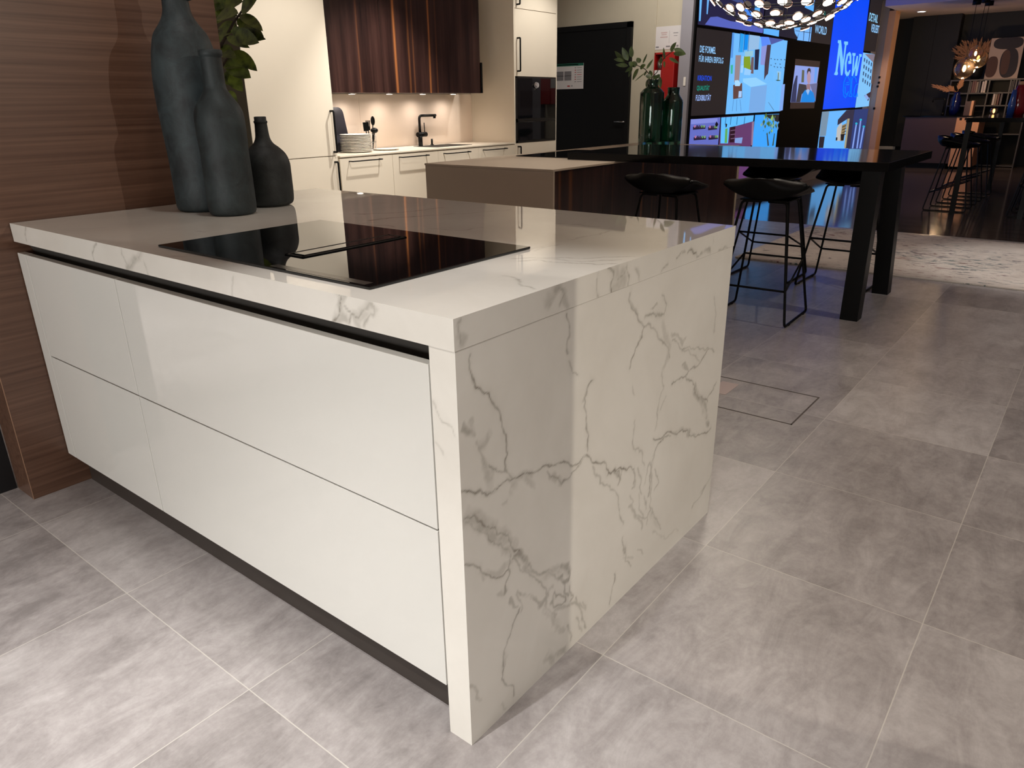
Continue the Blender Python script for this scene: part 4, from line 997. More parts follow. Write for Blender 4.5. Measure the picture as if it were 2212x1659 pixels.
f = MB(); f.box((a.x, YB-0.13, b.z), (xm, YB-0.0005, b.z+(a.z-b.z)*0.66), 0.004); f.box((xm, YB-0.13, b.z), (b.x+0.03, YB-0.0005, a.z), 0.006); f.box((a.x, YB-0.13, a.z-0.02), (xm, YB-0.0005, a.z), 0.003); f.box((a.x, YB-0.13, b.z), (a.x+0.012, YB-0.0005, a.z)); f.box((a.x, YB-0.012, b.z), (xm, YB-0.0005, a.z))
obj('housing', f, MT['red'], r)
obj('instruction_label', MB().box((a.x+0.012, YB-0.1312, b.z+(a.z-b.z)*0.36), (xm-0.008, YB-0.1301, b.z+(a.z-b.z)*0.655)), MT['paper'], r)
ex = MB(); cx_ = (a.x+xm)/2; ex.lathe([(0.05, 0), (0.05, (a.z-b.z)*0.16), (0.02, (a.z-b.z)*0.24), (0.02, (a.z-b.z)*0.28)], (cx_+0.01, YB-0.07, b.z+(a.z-b.z)*0.665), 20)
obj('extinguisher_head', ex, MT['steel'], r)
sw = at_y(7.22, 1479, 176)
tag(obj('light_switch', MB().box((sw.x-0.014, 7.211, sw.z-0.045), (sw.x+0.014, 7.2198, sw.z+0.045), 0.003), MT['white_trim']), 'small pale switch on the grey end of the screen wall', 'switch')
# floor box in the tiles, to the right of the island
f = MB(); q = [(-0.575, 2.357), (-0.013, 2.357), (-0.013, 1.990), (-0.575, 1.990)]
r = thing('floor_hatch', 'flat tiled floor hatch in the floor to the right of the island', 'hatch', (-0.29, 2.17, 0))
fr = MB(); e = 0.006
fr.box((q[0][0], 1.99, 0.0002), (q[1][0], 1.99+e, 0.0012)); fr.box((q[0][0], 2.357-e, 0.0002), (q[1][0], 2.357, 0.0012)); fr.box((-0.575, 1.99, 0.0002), (-0.575+e, 2.357, 0.0012)); fr.box((-0.013-e, 1.99, 0.0002), (-0.013, 2.357, 0.0012))
obj('frame', fr, plain('dark_joint', (70, 60, 52), 0.6), r)
obj('cable_flap', MB().box((-0.44, 2.14, 0.0002), (-0.36, 2.30, 0.0014), 0.0004, 1), plain('pale_flap', (182, 164, 160), 0.5), r)
# rug
tag(obj('area_rug', MB().box((-1.535, 5.12, 0.0003), (1.75, 7.09, 0.013), 0.004), MT['rug']), 'pale rug with dark flecks on the tiles behind the bar table', 'rug')
# ================================================================== THE SCREEN WALL
r = thing('video_wall', 'tall wall of glowing blue display screens beyond the bar table', 'screen', (XV-0.01, 11.0, 0))
VW = r
obj('backing', MB().box((XV-0.02, at_x(XV, 1505.5, 59.5).y-0.03, 0.14), (XV-0.002, 14.55, 3.28)), MT['screen_frame'], r)
def vp(u, v, k=0): return at_x(XV+0.0012*k, u, v)
class Pic:
    """one screen: coloured flat areas, each a face a hair in front of the one before"""
    def __init__(s): s.b = MB(); s.m = []; s.k = 0
    def face(s, pts, rgb, e=1.0):
        m = em(rgb, e)
        if m not in s.m: s.m.append(m)
        s.b.mi = s.m.index(m); s.k += 1
        dx = Vector((0.0012*s.k, 0, 0)); s.b.poly([p+dx for p in pts]); return s
    def px(s, pts, rgb, e=1.0): return s.face([vp(*p) for p in pts], rgb, e)
    def end(s, name='screen', parent=None): return obj(name, s.b, s.m, parent or VW, recalc=False)
def col(u0, v0, u1, v1, zb):   # a screen given by its top edge, reaching straight down to zb
    a = vp(u0, v0); b = vp(u1, v1); return [Vector((a.x, a.y, zb)), Vector((b.x, b.y, zb)), b, a]
def colup(u0, v0, u1, v1, zt):
    a = vp(u0, v0); b = vp(u1, v1); return [a, b, Vector((b.x, b.y, zt)), Vector((a.x, a.y, zt))]
def S(n):
    ox, oy = {1: (1480, 0), 2: (1480, 160), 3: (1690, 0), 4: (1690, 160)}[n]
    return lambda *pts: [(ox+a/9.217, oy+b/9.217) for a, b in pts]
S1, S2, S3, S4 = S(1), S(2), S(3), S(4)
SKY, PALE, DK = (104, 186, 255), (120, 190, 255), (40, 34, 36)
# upper left pictures
p = Pic(); p.face(colup(1507.0, 53.0, 1646, 71.5, 3.26), (34, 32, 66))
p.px(S1((390,490),(500,340),(640,330),(900,420),(1560,520),(1540,660)), (86, 100, 190)); p.px(S1((285,-20),(330,-20),(300,420),(270,420)), (110, 190, 255)); p.px(S1((430,-20),(470,-20),(440,285),(418,280)), (110, 180, 250))
p.px(S1((860,-20),(1190,-20),(1190,180),(1130,90)), (62, 74, 130)); p.px(S1((1190,170),(1340,240),(1340,340),(1140,260)), (74, 140, 240)); p.px(S1((1380,90),(1480,130),(1470,250),(1365,250)), (92, 176, 252)); p.px(S1((1130,300),(1340,350),(1300,430),(1170,450)), (60, 96, 200)); p.end()
p = Pic(); p.face(colup(1648, 72, 1752, 90.5, 3.26), (30, 28, 46))
p.px(S1((1560,560),(1870,600),(1860,730),(1555,670)), (96, 180, 255)); p.px(S3((470,0),(640,-10),(615,230),(440,150)), (96, 176, 250)); p.px(S3((290,350),(380,300),(470,420),(390,440)), (90, 168, 245)); p.px(S3((220,520),(580,540),(550,830),(285,800),(330,620),(290,740),(240,660)), (120, 184, 252))
p.px(S3((250,605),(560,650),(558,660),(250,615)), (40, 44, 66)); p.px(S3((420,540),(432,540),(412,810),(402,810)), (40, 44, 66)); p.px(S3((535,540),(550,540),(520,830),(508,830)), (40, 44, 66)); p.end()
# text panel on the left
p = Pic(); p.px([(1492,250.5),(1566.5,247),(1580.5,69.5),(1505.5,59.5)], DK, 0.9); tp = p.end()
UY, UZv = (0, 1, 0), (0, 0, 1)
def wtext(body, ll, rt, tp_, m, parent):
    a = vp(*ll); b = vp(*rt); c = vp(*tp_)
    return text(body, a, UY, UZv, b.y-a.y, c.z-a.z, m, parent, off=0.006)
wtext('DIE FORMEL', (1510.4,113.2), (1545,115), (1511.5,98), em((150, 205, 255)), tp)
wtext('F\u00dcR IHREN ERFOLG', (1508.4,133.4), (1561,137), (1509,117), em((150, 205, 255)), tp)
wtext('KREATION', (1505.8,174), (1535.5,177), (1506.6,162.5), em((20, 80, 235)), tp)
wtext('QUALIT\u00c4T', (1503.9,197), (1531,197.4), (1504.4,182.5), em((0, 150, 130)), tp)
wtext('FLEXIBILIT\u00c4T', (1501.7,217.5), (1534,217.5), (1502.8,202.5), em((160, 190, 255)), tp)
# big bright kitchen picture
p = Pic(); p.px([(1567,247),(1685,240.3),(1701,88),(1582,70.5)], (112, 188, 252))
p.px(S1((935,650),(975,650),(945,1150),(900,1150)), (84, 150, 230)); p.px(S1((1090,660),(1170,680),(1140,1040),(1080,1040)), (40, 160, 240)); p.px(S1((1180,690),(1255,690),(1230,990),(1160,1000)), (0, 140, 240)); p.px(S1((1260,690),(1480,720),(1450,980),(1250,1000)), (150, 190, 230))
for xx in (1085, 1172, 1258): p.px(S1((xx,650),(xx+8,650),(xx-20,1040),(xx-28,1040)), (26, 60, 110))
p.px(S1((1490,730),(1650,740),(1680,880),(1510,930)), (90, 140, 250)); p.px(S1((1650,745),(1960,790),(1690,890)), (78, 92, 166)); p.px(S1((1500,930),(1610,900),(1570,1300),(1480,1290)), (140, 150, 220)); p.px(S1((1610,895),(1690,890),(1630,1470),(1590,1510),(1550,1600),(1560,1300)), (66, 54, 70))
p.px(S1((980,1100),(1090,1100),(1050,1640),(950,1640)), (150, 134, 140)); p.px(S1((1140,1120),(1270,1100),(1280,1390),(1140,1350)), (130, 160, 40)); p.px(S1((1160,1030),(1330,1010),(1320,1120),(1160,1130)), (150, 200, 220)); p.px(S1((1290,1140),(1340,1140),(1330,1470),(1260,1460)), (110, 90, 96)); p.px(S1((1360,990),(1450,980),(1420,1390),(1345,1390)), (22, 34, 66)); p.px(S1((1100,1120),(1140,1120),(1120,1290),(1085,1290)), (150, 200, 255)); p.px(S1((1080,1300),(1130,1300),(1110,1450),(1065,1450)), (160, 210, 255))
p.px(S1((870,1300),(915,1290),(905,1470),(870,1470)), (60, 180, 150)); p.px(S1((1150,1350),(1280,1400),(1260,1500),(1130,1490)), (150, 205, 255))
p.px(S2((1110,90),(1370,70),(1590,200),(1270,260),(1110,160)), (146, 210, 255)); p.px(S2((1270,260),(1590,220),(1540,750),(1220,770)), (120, 172, 232)); p.px(S2((910,220),(1090,180),(1090,470),(910,500)), (96, 66, 62)); p.px(S2((940,130),(1010,120),(1060,190),(1040,240),(945,240)), (170, 220, 255)); p.px(S2((1020,340),(1080,340),(1075,460),(1010,470)), (170, 205, 250))
for (x0, x1) in ((910, 885), (970, 965), (1035, 1060)): p.px(S2((x0,510),(x0+8,510),(x1+6,740),(x1-2,740)), (74, 128, 190))
p.px(S2((1600,560),(1610,560),(1720,720),(1710,725)), (70, 110, 150)); p.px(S2((1870,210),(1935,200),(1890,720),(1820,740)), (130, 170, 240)); p.px(S2((1740,120),(1840,110),(1840,135),(1780,140)), (30, 80, 80))
for (xx, yy) in ((1650,1170),(1720,1185),(1775,1190),(1845,1190),(1915,1190),(1640,1300),(1705,1330),(1765,1340),(1830,1345),(1900,1350),(1720,1270),(1810,1280)): p.px(S1((xx-16,yy-10),(xx+18,yy-6),(xx+6,yy+18)), (52, 84, 120))
p.px(S1((1750,1420),(1830,1430),(1820,1600),(1770,1590)), (146, 200, 240)); p.px(S1((1770,1450),(1785,1450),(1775,1600),(1760,1600)), (110, 110, 40)); p.end()
# dark middle with the framed speaker picture
p = Pic(); p.px([(1706,235),(1758.5,234),(1771.5,132.5),(1718,127)], (64, 48, 46), 0.6)
p.px([(1707,221),(1759,221),(1769,145.5),(1717.5,141)], (140, 160, 230)); p.px(S4((160,560),(210,220),(270,30),(300,30),(265,560)), (44, 52, 90)); p.px(S4((265,560),(325,190),(470,215),(480,330),(380,400),(350,560)), (54, 52, 60)); p.px(S3((385,1390),(430,1400),(420,1640),(370,1640)), (92, 96, 76)); p.px(S4((540,200),(690,180),(650,560),(610,430)), (104, 108, 150)); p.px(S3((640,1340),(690,1345),(660,1640),(620,1640)), (100, 160, 240))
head = [vp(1690+(512+38*math.cos(t))/9.217, 160+(75+125*math.sin(t))/9.217) for t in [2*PI*i/20 for i in range(20)]][::-1]
p.px(S4((470,200),(540,200),(545,320),(470,320)), (150, 118, 128)); p.face(head, (176, 146, 164)); p.px([(1690+a_/9.217, b_/9.217) for a_, b_ in ((476,1500),(474,1420),(492,1368),(520,1352),(545,1372),(552,1430),(548,1470),(536,1425),(505,1420),(490,1450))], (60, 50, 54))
p.px(S4((345,560),(385,390),(440,310),(490,420),(530,310),(600,370),(640,520),(615,560)), (0, 132, 226)); p.px(S4((450,320),(500,300),(525,330),(490,420)), (150, 190, 240)); p.end()
# WORLD panel
p = Pic(); p.face(colup(1751.5, 90.8, 1793, 96.6, 3.26), DK, 0.9); wp = p.end()
wtext('WORLD', (1758.6,71), (1784,75), (1760.5,53), em((150, 205, 255)), wp)
wtext('FOR', (1763.5,35.5), (1783,38), (1765,20), em((0, 120, 112)), wp)
# tall blue panel
p = Pic(); p.px([(1777,236.5),(1846.5,232),(1864.5,113),(1864.7,109.6),(1878.3,0),(1805.8,0)], (0, 74, 250)); a, b = vp(1805.8,0), vp(1878.3,0); p.k = 0
p.face([a, b, Vector((b.x, b.y, 3.26)), Vector((a.x, a.y, 3.26))], (0, 74, 250))
NW = (120, 200, 255); p.k = 4
for q in ([(1100,800),(1160,800),(1165,840),(1090,1420),(1050,1420),(1118,870),(1095,850)], [(1120,870),(1160,800),(1200,1200),(1185,1500),(1155,1500)], [(1220,825),(1298,830),(1295,890),(1265,900),(1190,1480),(1165,1480),(1235,890),(1220,880)], [(1020,1470),(1045,1420),(1090,1425),(1095,1480),(1070,1500),(1020,1490)]): p.px(S3(*q), NW)
ring = [(1330,1030),(1360,1080),(1360,1270),(1300,1275),(1300,1215),(1325,1210),(1322,1110),(1300,1110),(1268,1250),(1265,1400),(1290,1450),(1325,1390),(1345,1400),(1310,1500),(1265,1520),(1232,1460),(1228,1260),(1270,1080)]
p.px(S3(*ring), NW)
for q in ([(1380,1055),(1445,1060),(1440,1110),(1420,1120),(1405,1440),(1385,1520),(1365,1510),(1395,1120),(1380,1100)], [(1385,1520),(1400,1420),(1465,1115),(1490,1115),(1450,1330)], [(1460,1115),(1490,1115),(1465,1440),(1440,1520),(1430,1500)], [(1510,1075),(1565,1080),(1560,1130),(1535,1140),(1470,1500),(1440,1520),(1455,1440),(1515,1130)]): p.px(S3(*q), NW)
bp = p.end()
def stroke(pts, w, rgb, nm='lettering'):
    b = MB(); P = [vp(*q)+Vector((0.03, 0, 0)) for q in pts]
    b.tube(P, w, 5); obj(nm, b, em(rgb), bp)
stroke(S4((1225,180),(1278,165)), 0.0065, (0, 130, 255)); stroke(S4((1215,215),(1290,210),(1300,120),(1270,40),(1230,60),(1190,160),(1175,330),(1190,440),(1215,470),(1250,430),(1280,350),(1240,410),(1215,380),(1215,250)), 0.0065, (0, 130, 255))
stroke(S4((1330,60),(1325,200),(1310,390),(1285,440),(1345,450),(1350,400),(1330,385),(1345,200),(1355,90),(1390,40),(1430,100),(1440,160)), 0.0065, (0, 130, 255)); stroke(S4((1470,200),(1430,210),(1400,300),(1385,440),(1420,460),(1455,380),(1460,450)), 0.0065, (0, 130, 255))
# DETAIL panel
p = Pic(); p.face(colup(1864.8, 109.6, 1890.8, 111.8, 3.26), DK, 0.9); dp = p.end()
wtext('DETAIL', (1875.8,44.6), (1894.8,48.3), (1878.2,27), em((150, 215, 255)), dp); wtext('VERLIEBT', (1879.8,68.4), (1897,70.5), (1881.4,51), em((150, 205, 255)), dp)
# white office picture
p = Pic(); p.px([(1847,232.7),(1876.6,229.4),(1889.6,117.3),(1864,113.5)], (128, 196, 250)); p.px(S3((1640,1075),(1835,1080),(1800,1240)), (130, 118, 132)); p.px(S3((1800,1240),(1835,1080),(1790,1659),(1760,1659)), (104, 82, 78))
for rr in range(4):
    for cc in range(4):
        x = 1625+cc*44-rr*16; y = 1150+rr*135+cc*30; p.px(S3((x,y),(x+20,y+12),(x+10,y+84),(x-8,y+74)), (40, 60, 100))
p.px(S4((1600,430),(1730,350),(1750,200),(1770,220),(1720,450),(1680,540)), (60, 46, 60)); p.px(S4((1600,440),(1640,400),(1700,480),(1660,520)), (140, 170, 230)); p.end()
# lower row
ZL = 0.16
p = Pic(); p.face(col(1491.8, 258, 1556, 253.4, ZL), (100, 110, 196)); p.px(S2((110,900),(640,880),(640,960),(110,1000)), (130, 140, 220))
for (x, y, w) in ((150,1050,250),(440,1060,180),(140,1260,250),(425,1250,190)):
    p.px(S2((x,y),(x+w,y-18),(x+w,y+40),(x,y+60)), (36, 26, 50))
    for j in range(5): p.px(S2((x+20+j*w/5.6,y+18),(x+20+j*w/5.6,y-30),(x+50+j*w/5.6,y-34),(x+50+j*w/5.6,y+14)), [(180,110,150),(60,40,70),(70,56,90),(100,150,90),(130,170,120)][j])
p.px(S2((545,1000),(575,940),(610,1000),(590,1040),(560,1050)), (14, 10, 26)); p.end()
p = Pic(); p.face(col(1558, 253, 1628, 248.6, ZL), (100, 60, 108)); p.px(S2((715,865),(1365,820),(1350,940),(1030,1030),(880,1060),(850,1380),(700,1380)), (96, 190, 255))
for xx in (805, 905, 1030, 1175): p.px(S2((xx,850),(xx+10,850),(xx-10,1010),(xx-20,1010)), (20, 70, 120))
p.px(S2((790,1010),(800,980),(825,1000),(815,1050),(795,1070)), (20, 16, 24)); p.px(S2((785,1090),(830,1080),(820,1370),(770,1370)), (96, 170, 90)); p.px(S2((880,1060),(985,1035),(960,1360),(865,1360)), (44, 18, 34))
for j in range(3): p.px(S2((885,1120+j*80),(985,1105+j*80),(983,1120+j*80),(884,1136+j*80)), (120, 90, 120))
p.px(S2((1310,960),(1350,940),(1320,1420),(1290,1420)), (150, 120, 150)); p.px(S2((970,1275),(1120,1260),(1100,1380),(960,1370)), (130, 160, 220)); p.end()
p = Pic(); p.face(col(1631, 248.4, 1683, 245.8, ZL), (64, 166, 255)); p.px(S2((1560,810),(1870,800),(1850,960),(1700,900)), (36, 36, 40)); rl = random.Random(3)
for j in range(46):
    cx = rl.uniform(1500, 1800); cy = rl.uniform(850, 1300) if j > 18 else rl.uniform(830, 1050); sz = rl.uniform(12, 34)*(1.5 if j < 19 else 1)
    if abs(cx-1650) > (1450-cy)*0.42+30: continue
    p.px(S2((cx-sz*.5,cy),(cx,cy+sz*1.3),(cx+sz*.5,cy-sz*.1),(cx+sz*.1,cy-sz*1.4)), [(84,120,50),(60,96,60),(150,190,110),(110,150,190)][j % 4])
p.px(S2((1540,1180),(1560,1180),(1590,1420),(1560,1430)), (60, 70, 70)); p.px(S2((1690,1180),(1705,1180),(1680,1420),(1650,1430)), (60, 80, 60)); p.end()
p = Pic(); p.face(col(1775.8, 241.4, 1844.5, 236.8, ZL), (106, 184, 255)); p.px(S4((790,750),(930,740),(860,1230),(735,1240)), (120, 146, 170)); p.px(S4((735,1245),(840,1245),(810,1470),(715,1470)), (40, 36, 44)); p.px(S4((1270,720),(1430,705),(1340,1480),(1240,1480),(1280,900),(1090,1020),(1100,910)), (50, 48, 70)); p.px(S4((1130,1000),(1180,970),(1150,1330),(1060,1330),(1080,1080)), (190, 190, 190)); p.px(S4((1180,1020),(1270,980),(1210,1330),(1140,1330)), (150, 128, 90))
for j in range(4): p.px(S4((1180,1050+j*55),(1260,1015+j*55),(1260,1030+j*55),(1180,1066+j*55)), (50, 40, 40))
p.px(S4((1280,890),(1325,885),(1250,1470),(1215,1470)), (170, 160, 130)); p.px(S4((1050,1260),(1080,1260),(1075,1320),(1045,1325)), (16, 20, 26)); p.px(S4((1140,1200),(1220,1190),(1200,1320),(1150,1325)), (30, 26, 30)); p.end()
p = Pic(); p.face(col(1846, 236.5, 1876, 234.6, ZL), (46, 60, 116))
for (x, y) in ((1470,985),(1555,910),(1612,1045)):
    p.px(S4((x-12,y),(x+16,y),(x-60,1480),(x-90,1480)), (130, 160, 235)); p.px([(1690+(x+24*math.cos(t))/9.217, 160+(y+22*math.sin(t))/9.217) for t in [-2*PI*i/12 for i in range(12)]], (40, 180, 210))
p.end()
# far pillar and switches
struct('trim_3', MB().box((XV-0.02, 15.0, 0), (-2.946, 15.35, HALL-0.001)), MT['wall_grey'])
op = tag(obj('oak_pillar', MB().box((-2.945, 15.005, 0), (-2.835, 15.35, CEIL-0.001)), MT['orange']), 'slim warm oak-coloured pillar at the far end of the screen wall', 'pillar')
for k, (u, v) in enumerate(((1900,167),(1898.5,178.5),(1896,186.5),(1888.5,234))):
    q = at_y(15.0, u, v); tag(obj('wall_socket', MB().box((q.x-0.018, 14.992, q.z-0.018), (q.x+0.018, 15.0045, q.z+0.018), 0.003), MT['black_matt']), 'tiny black socket on the oak pillar, %s' % ('topmost of four', 'second from top', 'third from top', 'lowest of four')[k], 'socket', 'black sockets on the oak pillar')
# ================================================================== CHANDELIER
cc = Vector((-1.06, 4.35, 2.262)); RS = 0.66
r = thing('chandelier', 'round chandelier of many glowing discs above the bar table', 'lamp', (cc.x, cc.y, HALL))
obj('canopy', MB().lathe([(0.16, -0.03), (0.16, -0.001)], (cc.x, cc.y, HALL), 32), MT['black_metal'], r)
obj('rod', MB().cyl((cc.x, cc.y, cc.z+0.1), (cc.x, cc.y, HALL-0.02), 0.008, 10), MT['black_metal'], r)
glow = em((255, 244, 222), 7.0); rim = plain('copper_rim', (196, 150, 134), 0.3, 0.7); back = plain('dark_disc_back', (30, 24, 24), 0.5)
arms = MB()
for ring_, (el, n) in enumerate(((-85, 4), (-75, 9), (-65, 13), (-55, 17), (-45, 20), (-34, 23))):
    for k in range(n):
        az = 2*PI*(k+0.5*(ring_ % 2))/n; e = math.radians(el)
        d = Vector((math.cos(e)*math.cos(az), math.cos(e)*math.sin(az), math.sin(e)*0.92)); p = cc+d*(RS+rnd.uniform(-0.03, 0.012)); nn = (d+Vector((rnd.uniform(-.12,.12), rnd.uniform(-.12,.12), rnd.uniform(-.12,.12)))).normalized()
        b = MB(); b.mi = 2; b.disc(p-nn*0.014, nn, 0.027, 0.010, 18); b.mi = 0; b.disc(p-nn*0.0038, nn, 0.030, 0.0038, 18); b.mi = 1; b.disc(p+nn*0.0002, nn, 0.028, 0.003, 18)
        obj('lamp_disc', b, [rim, glow, back], r)
    e = math.radians(el); rr = RS*math.cos(e)-0.012; zz = cc.z+RS*0.92*math.sin(e)+0.004
    if rr > 0.02: arms.tube([(cc.x+rr*math.cos(2*PI*i/40), cc.y+rr*math.sin(2*PI*i/40), zz) for i in range(40)], 0.0025, 5, closed=True)
for k in range(10):
    az = 2*PI*k/10
    arms.tube([cc+Vector((0, 0, 0.12))]+[cc+Vector((math.cos(math.radians(el))*math.cos(az), math.cos(math.radians(el))*math.sin(az), math.sin(math.radians(el))*0.92))*(RS-0.013) for el in (-8, -20, -33, -44, -54, -64, -74, -84)], 0.0025, 5)
obj('wire_frame', arms, MT['black_metal'], r)
lt = D.lights.new('chandelier_glow', 'POINT'); lt.energy = 55; lt.shadow_soft_size = 0.3; lt.color = (1.0, 0.9, 0.76)
lo = D.objects.new('chandelier_glow', lt); COL.objects.link(lo); lo.location = (cc.x, cc.y, cc.z-0.05)
# ================================================================== THE FAR ROOM
r = thing('tall_cupboard', 'tall black cupboard front left of the far bookshelf', 'cupboard', (-2.7, 16.6, 0))
xs = at_y(16.5, 2078, 40).x
obj('body', MB().box((-2.83, 16.5, 0.31), (xs, 16.79, CEIL-0.002)), MT['wall_dark'], r)
obj('plinth', MB().box((-2.80, 16.56, 0), (xs-0.02, 16.79, 0.31)), MT['black_matt'], r)
for k in range(2):
    w_ = (xs+2.83)/2; obj('door', MB().box((-2.83+k*w_+0.002, 16.485, 0.315), (-2.83+(k+1)*w_-0.002, 16.4995, CEIL-0.004), 0.001), MT['wall_dark'], r)
# shelf with compartments
SY = 16.10; sx0 = at_y(SY, 2052, 175).x; zt_ = at_y(SY, 2100, 172.5).z; z2 = at_y(SY, 2100, 201).z; z3 = at_y(SY, 2100, 228).z
ux_ = [at_y(SY, u, 190).x for u in (2052, 2093, 2135, 2181)]+[at_y(SY, 2225, 190).x]
r = thing('bookshelf', 'dark grey open bookshelf with square compartments in the far room', 'shelf', ((ux_[0]+ux_[-1])/2, SY+0.17, 0))
obj('back', MB().box((ux_[0], SY+0.33, 0.02), (ux_[-1], SY+0.345, zt_)), MT['black_matt'], r)
for z in (0.03, z3-0.5, z3, z2, zt_):
    obj('shelf_board', MB().box((ux_[0]-0.012, SY, z-0.018), (ux_[-1]+0.012, SY+0.33, z+0.006)), MT['shelf'], r)
for x in ux_:
    obj('divider', MB().box((x-0.011, SY+0.002, 0.0), (x+0.011, SY+0.329, zt_-0.019)), MT['shelf'], r)
def book_row(us, zs, hpx, cols, where):
    nm = ['first', 'second', 'third', 'fourth', 'fifth', 'sixth', 'seventh', 'eighth']
    for k, (u, w) in enumerate(us):
        x = at_y(SY+0.03, u, hpx).x; h = cols[k][1]; m = cols[k][0]; z0 = zs+0.0065
        b = thing('book', '%s upright %s book from the left %s' % (nm[k], cols[k][2], where), 'book', (x, SY+0.12, z0), 0, 'books '+where)
        obj('cover', MB().box((x-w/2, SY+0.03, z0), (x+w/2, SY+0.21, z0+h), 0.002), m, b)
        obj('pages', MB().box((x-w/2+0.002, SY+0.032, z0+h-0.0002), (x+w/2-0.002, SY+0.208, z0+h+0.001)), MT['paper'], b)
bk = [plain('book_%s' % n, c, 0.6) for n, c in (('grey', (96, 92, 94)), ('rust', (120, 84, 78)), ('sand', (156, 136, 118)), ('pale', (214, 200, 192)), ('dark', (60, 56, 58)))]
book_row([(2096,.032),(2101,.032),(2105.5,.03),(2110,.03),(2115,.032),(2122,.03),(2127,.036)], z2, 190, [(bk[0],.19,'grey'),(bk[1],.20,'rust'),(bk[1],.21,'rust'),(bk[2],.19,'sand'),(bk[0],.20,'grey'),(bk[3],.19,'white'),(bk[3],.205,'white')], 'in the upper compartment under the pendant lamps')
book_row([(2145,.034),(2150,.026),(2155,.026),(2161,.03)], z3, 220, [(bk[3],.20,'pale'),(bk[2],.195,'sand'),(bk[1],.22,'rust'),(bk[0],.21,'grey')], 'in the compartment left of the red vase')
book_row([(2184,.026),(2188,.026),(2193,.026),(2199,.03)], z2, 190, [(bk[0],.19,'grey'),(bk[4],.2,'dark'),(bk[0],.21,'grey'),(bk[4],.2,'dark')], 'in the top right compartment')
# picture leaning on the shelf
a = at_y(SY+0.10, 2143, 83); b = at_y(SY+0.10, 2197, 168.5); aw = b.x-a.x; ah = a.z-(zt_+0.008); az0 = zt_+0.0075
r = thing('framed_artwork', 'abstract picture of rounded brown shapes standing on the bookshelf', 'picture', ((a.x+b.x)/2, SY+0.1, az0))
obj('canvas', MB().box((a.x, SY+0.09, az0), (b.x, SY+0.12, a.z)), MT['canvas'], r)
def blob(pts, m, k):
    q = MB(); P = [Vector((a.x+aw*x, SY+0.0895-0.0008*k, az0+ah*(1-y))) for x, y in pts]
    q.prism(P, (0, -0.0006, 0)); obj('painted_shape', q, m, r)
def oval(cx, cy, rx, ry, rot=0, pw=2.6, n=28):
    o = []
    for i in range(n):
        t = 2*PI*i/n; x = rx*math.copysign(abs(math.cos(t))**(2/pw), math.cos(t)); y = ry*math.copysign(abs(math.sin(t))**(2/pw), math.sin(t))
        o.append((min(1, max(0, cx+x*math.cos(rot)-y*math.sin(rot))), min(1, max(0, cy+x*math.sin(rot)+y*math.cos(rot)))))
    return o
blob(oval(.53,.13,.44,.15), MT['art_dark'], 0); blob(oval(.16,.70,.18,.26), MT['art_brown'], 1); blob(oval(.66,.62,.27,.36,-.12), MT['art_dark'], 2); blob(oval(.55,.60,.13,.30,-.05), MT['art_brown'], 3)
# pampas bunches
def pampas(name, label, x, y, z, plumes, parent_label=None):
    r = thing(name, label, 'dried flowers', (x, y, z))
    for (dx, dz, w) in plumes:
        b = MB(); p0 = Vector((x, y, z)); p1 = Vector((x+dx, y-0.02, z+dz)); b.tube([p0, p0.lerp(p1, 0.5)+Vector((0,0,0.01)), p1], 0.003, 5)
        for k in range(34):
            t = 0.35+0.65*k/33; c = p0.lerp(p1, t); s = rnd.choice((-1, 1)); ax = (p1-p0).normalized(); sd = Vector((ax.z, 0, -ax.x))*s
            b.leaf(c, c+ax*0.07+sd*w*(1.15-t*0.75)*rnd.uniform(.5,1.1)+Vector((0, rnd.uniform(-.03,.03), 0)), 0.013, (0, -1, 0), 0.1, 0, 3)
        obj('plume', b, MT['pampas'], r)
    return r
vx = at_y(SY+0.12, 2108, 160).x
r = thing('storage_jar', 'dark jar of dried plumes on the shelf top left of the picture', 'vase', (vx, SY+0.14, zt_+0.007))
obj('body', MB().lathe([(0.06, 0), (0.10, 0.06), (0.11, 0.2), (0.07, 0.28), (0.07, 0.3)], (vx, SY+0.14, zt_+0.0072), 24), MT['black_matt'], r)
def plz(u, v, x, z, y): q = at_y(y, u, v); return (q.x-x, q.z-z)
zz = zt_+0.312; PL = [(2062,110),(2069,103),(2083,91),(2095,92),(2107,90),(2118,88),(2128,96),(2135,92),(2068,125),(2135,105),(2100,98),(2076,100)]
pampas('dried_plumes', 'bushy brown dried plumes above the far bookshelf', vx, SY+0.14, zz, [plz(u, v, vx, zz, SY+0.12)+(0.075,) for u, v in PL])
# far island with tap, blue vase
FY = 15.2; fx0 = at_y(FY, 1957, 250).x; fx1 = at_y(FY, 2068, 250).x; fz = at_y(FY, 2000, 250).z
r = thing('far_island', 'dark aubergine kitchen island with black top in the far room', 'cabinet', ((fx0+fx1)/2, FY+0.4, 0))
obj('worktop', MB().box((fx0-0.05, FY-0.02, fz-0.02), (at_y(FY,2130,250).x, FY+0.80, fz)), MT['black_top'], r)
obj('front_panel', MB().box((fx0, FY, 0.10), (fx1, FY+0.02, fz-0.021)), MT['brown_red'], r)
obj('carcass', MB().box((fx0, FY+0.021, 0.10), (fx1, FY+0.78, fz-0.021)), MT['black_matt'], r)
obj('plinth', MB().box((fx0+0.05, FY+0.05, 0), (fx1-0.05, FY+0.74, 0.099)), MT['black_matt'], r)
ob = obj('oak_end', MB().box((fx1+0.001, FY, 0.05), (at_y(FY,2112,280).x, FY+0.78, fz-0.021)), MT['oak'], r)
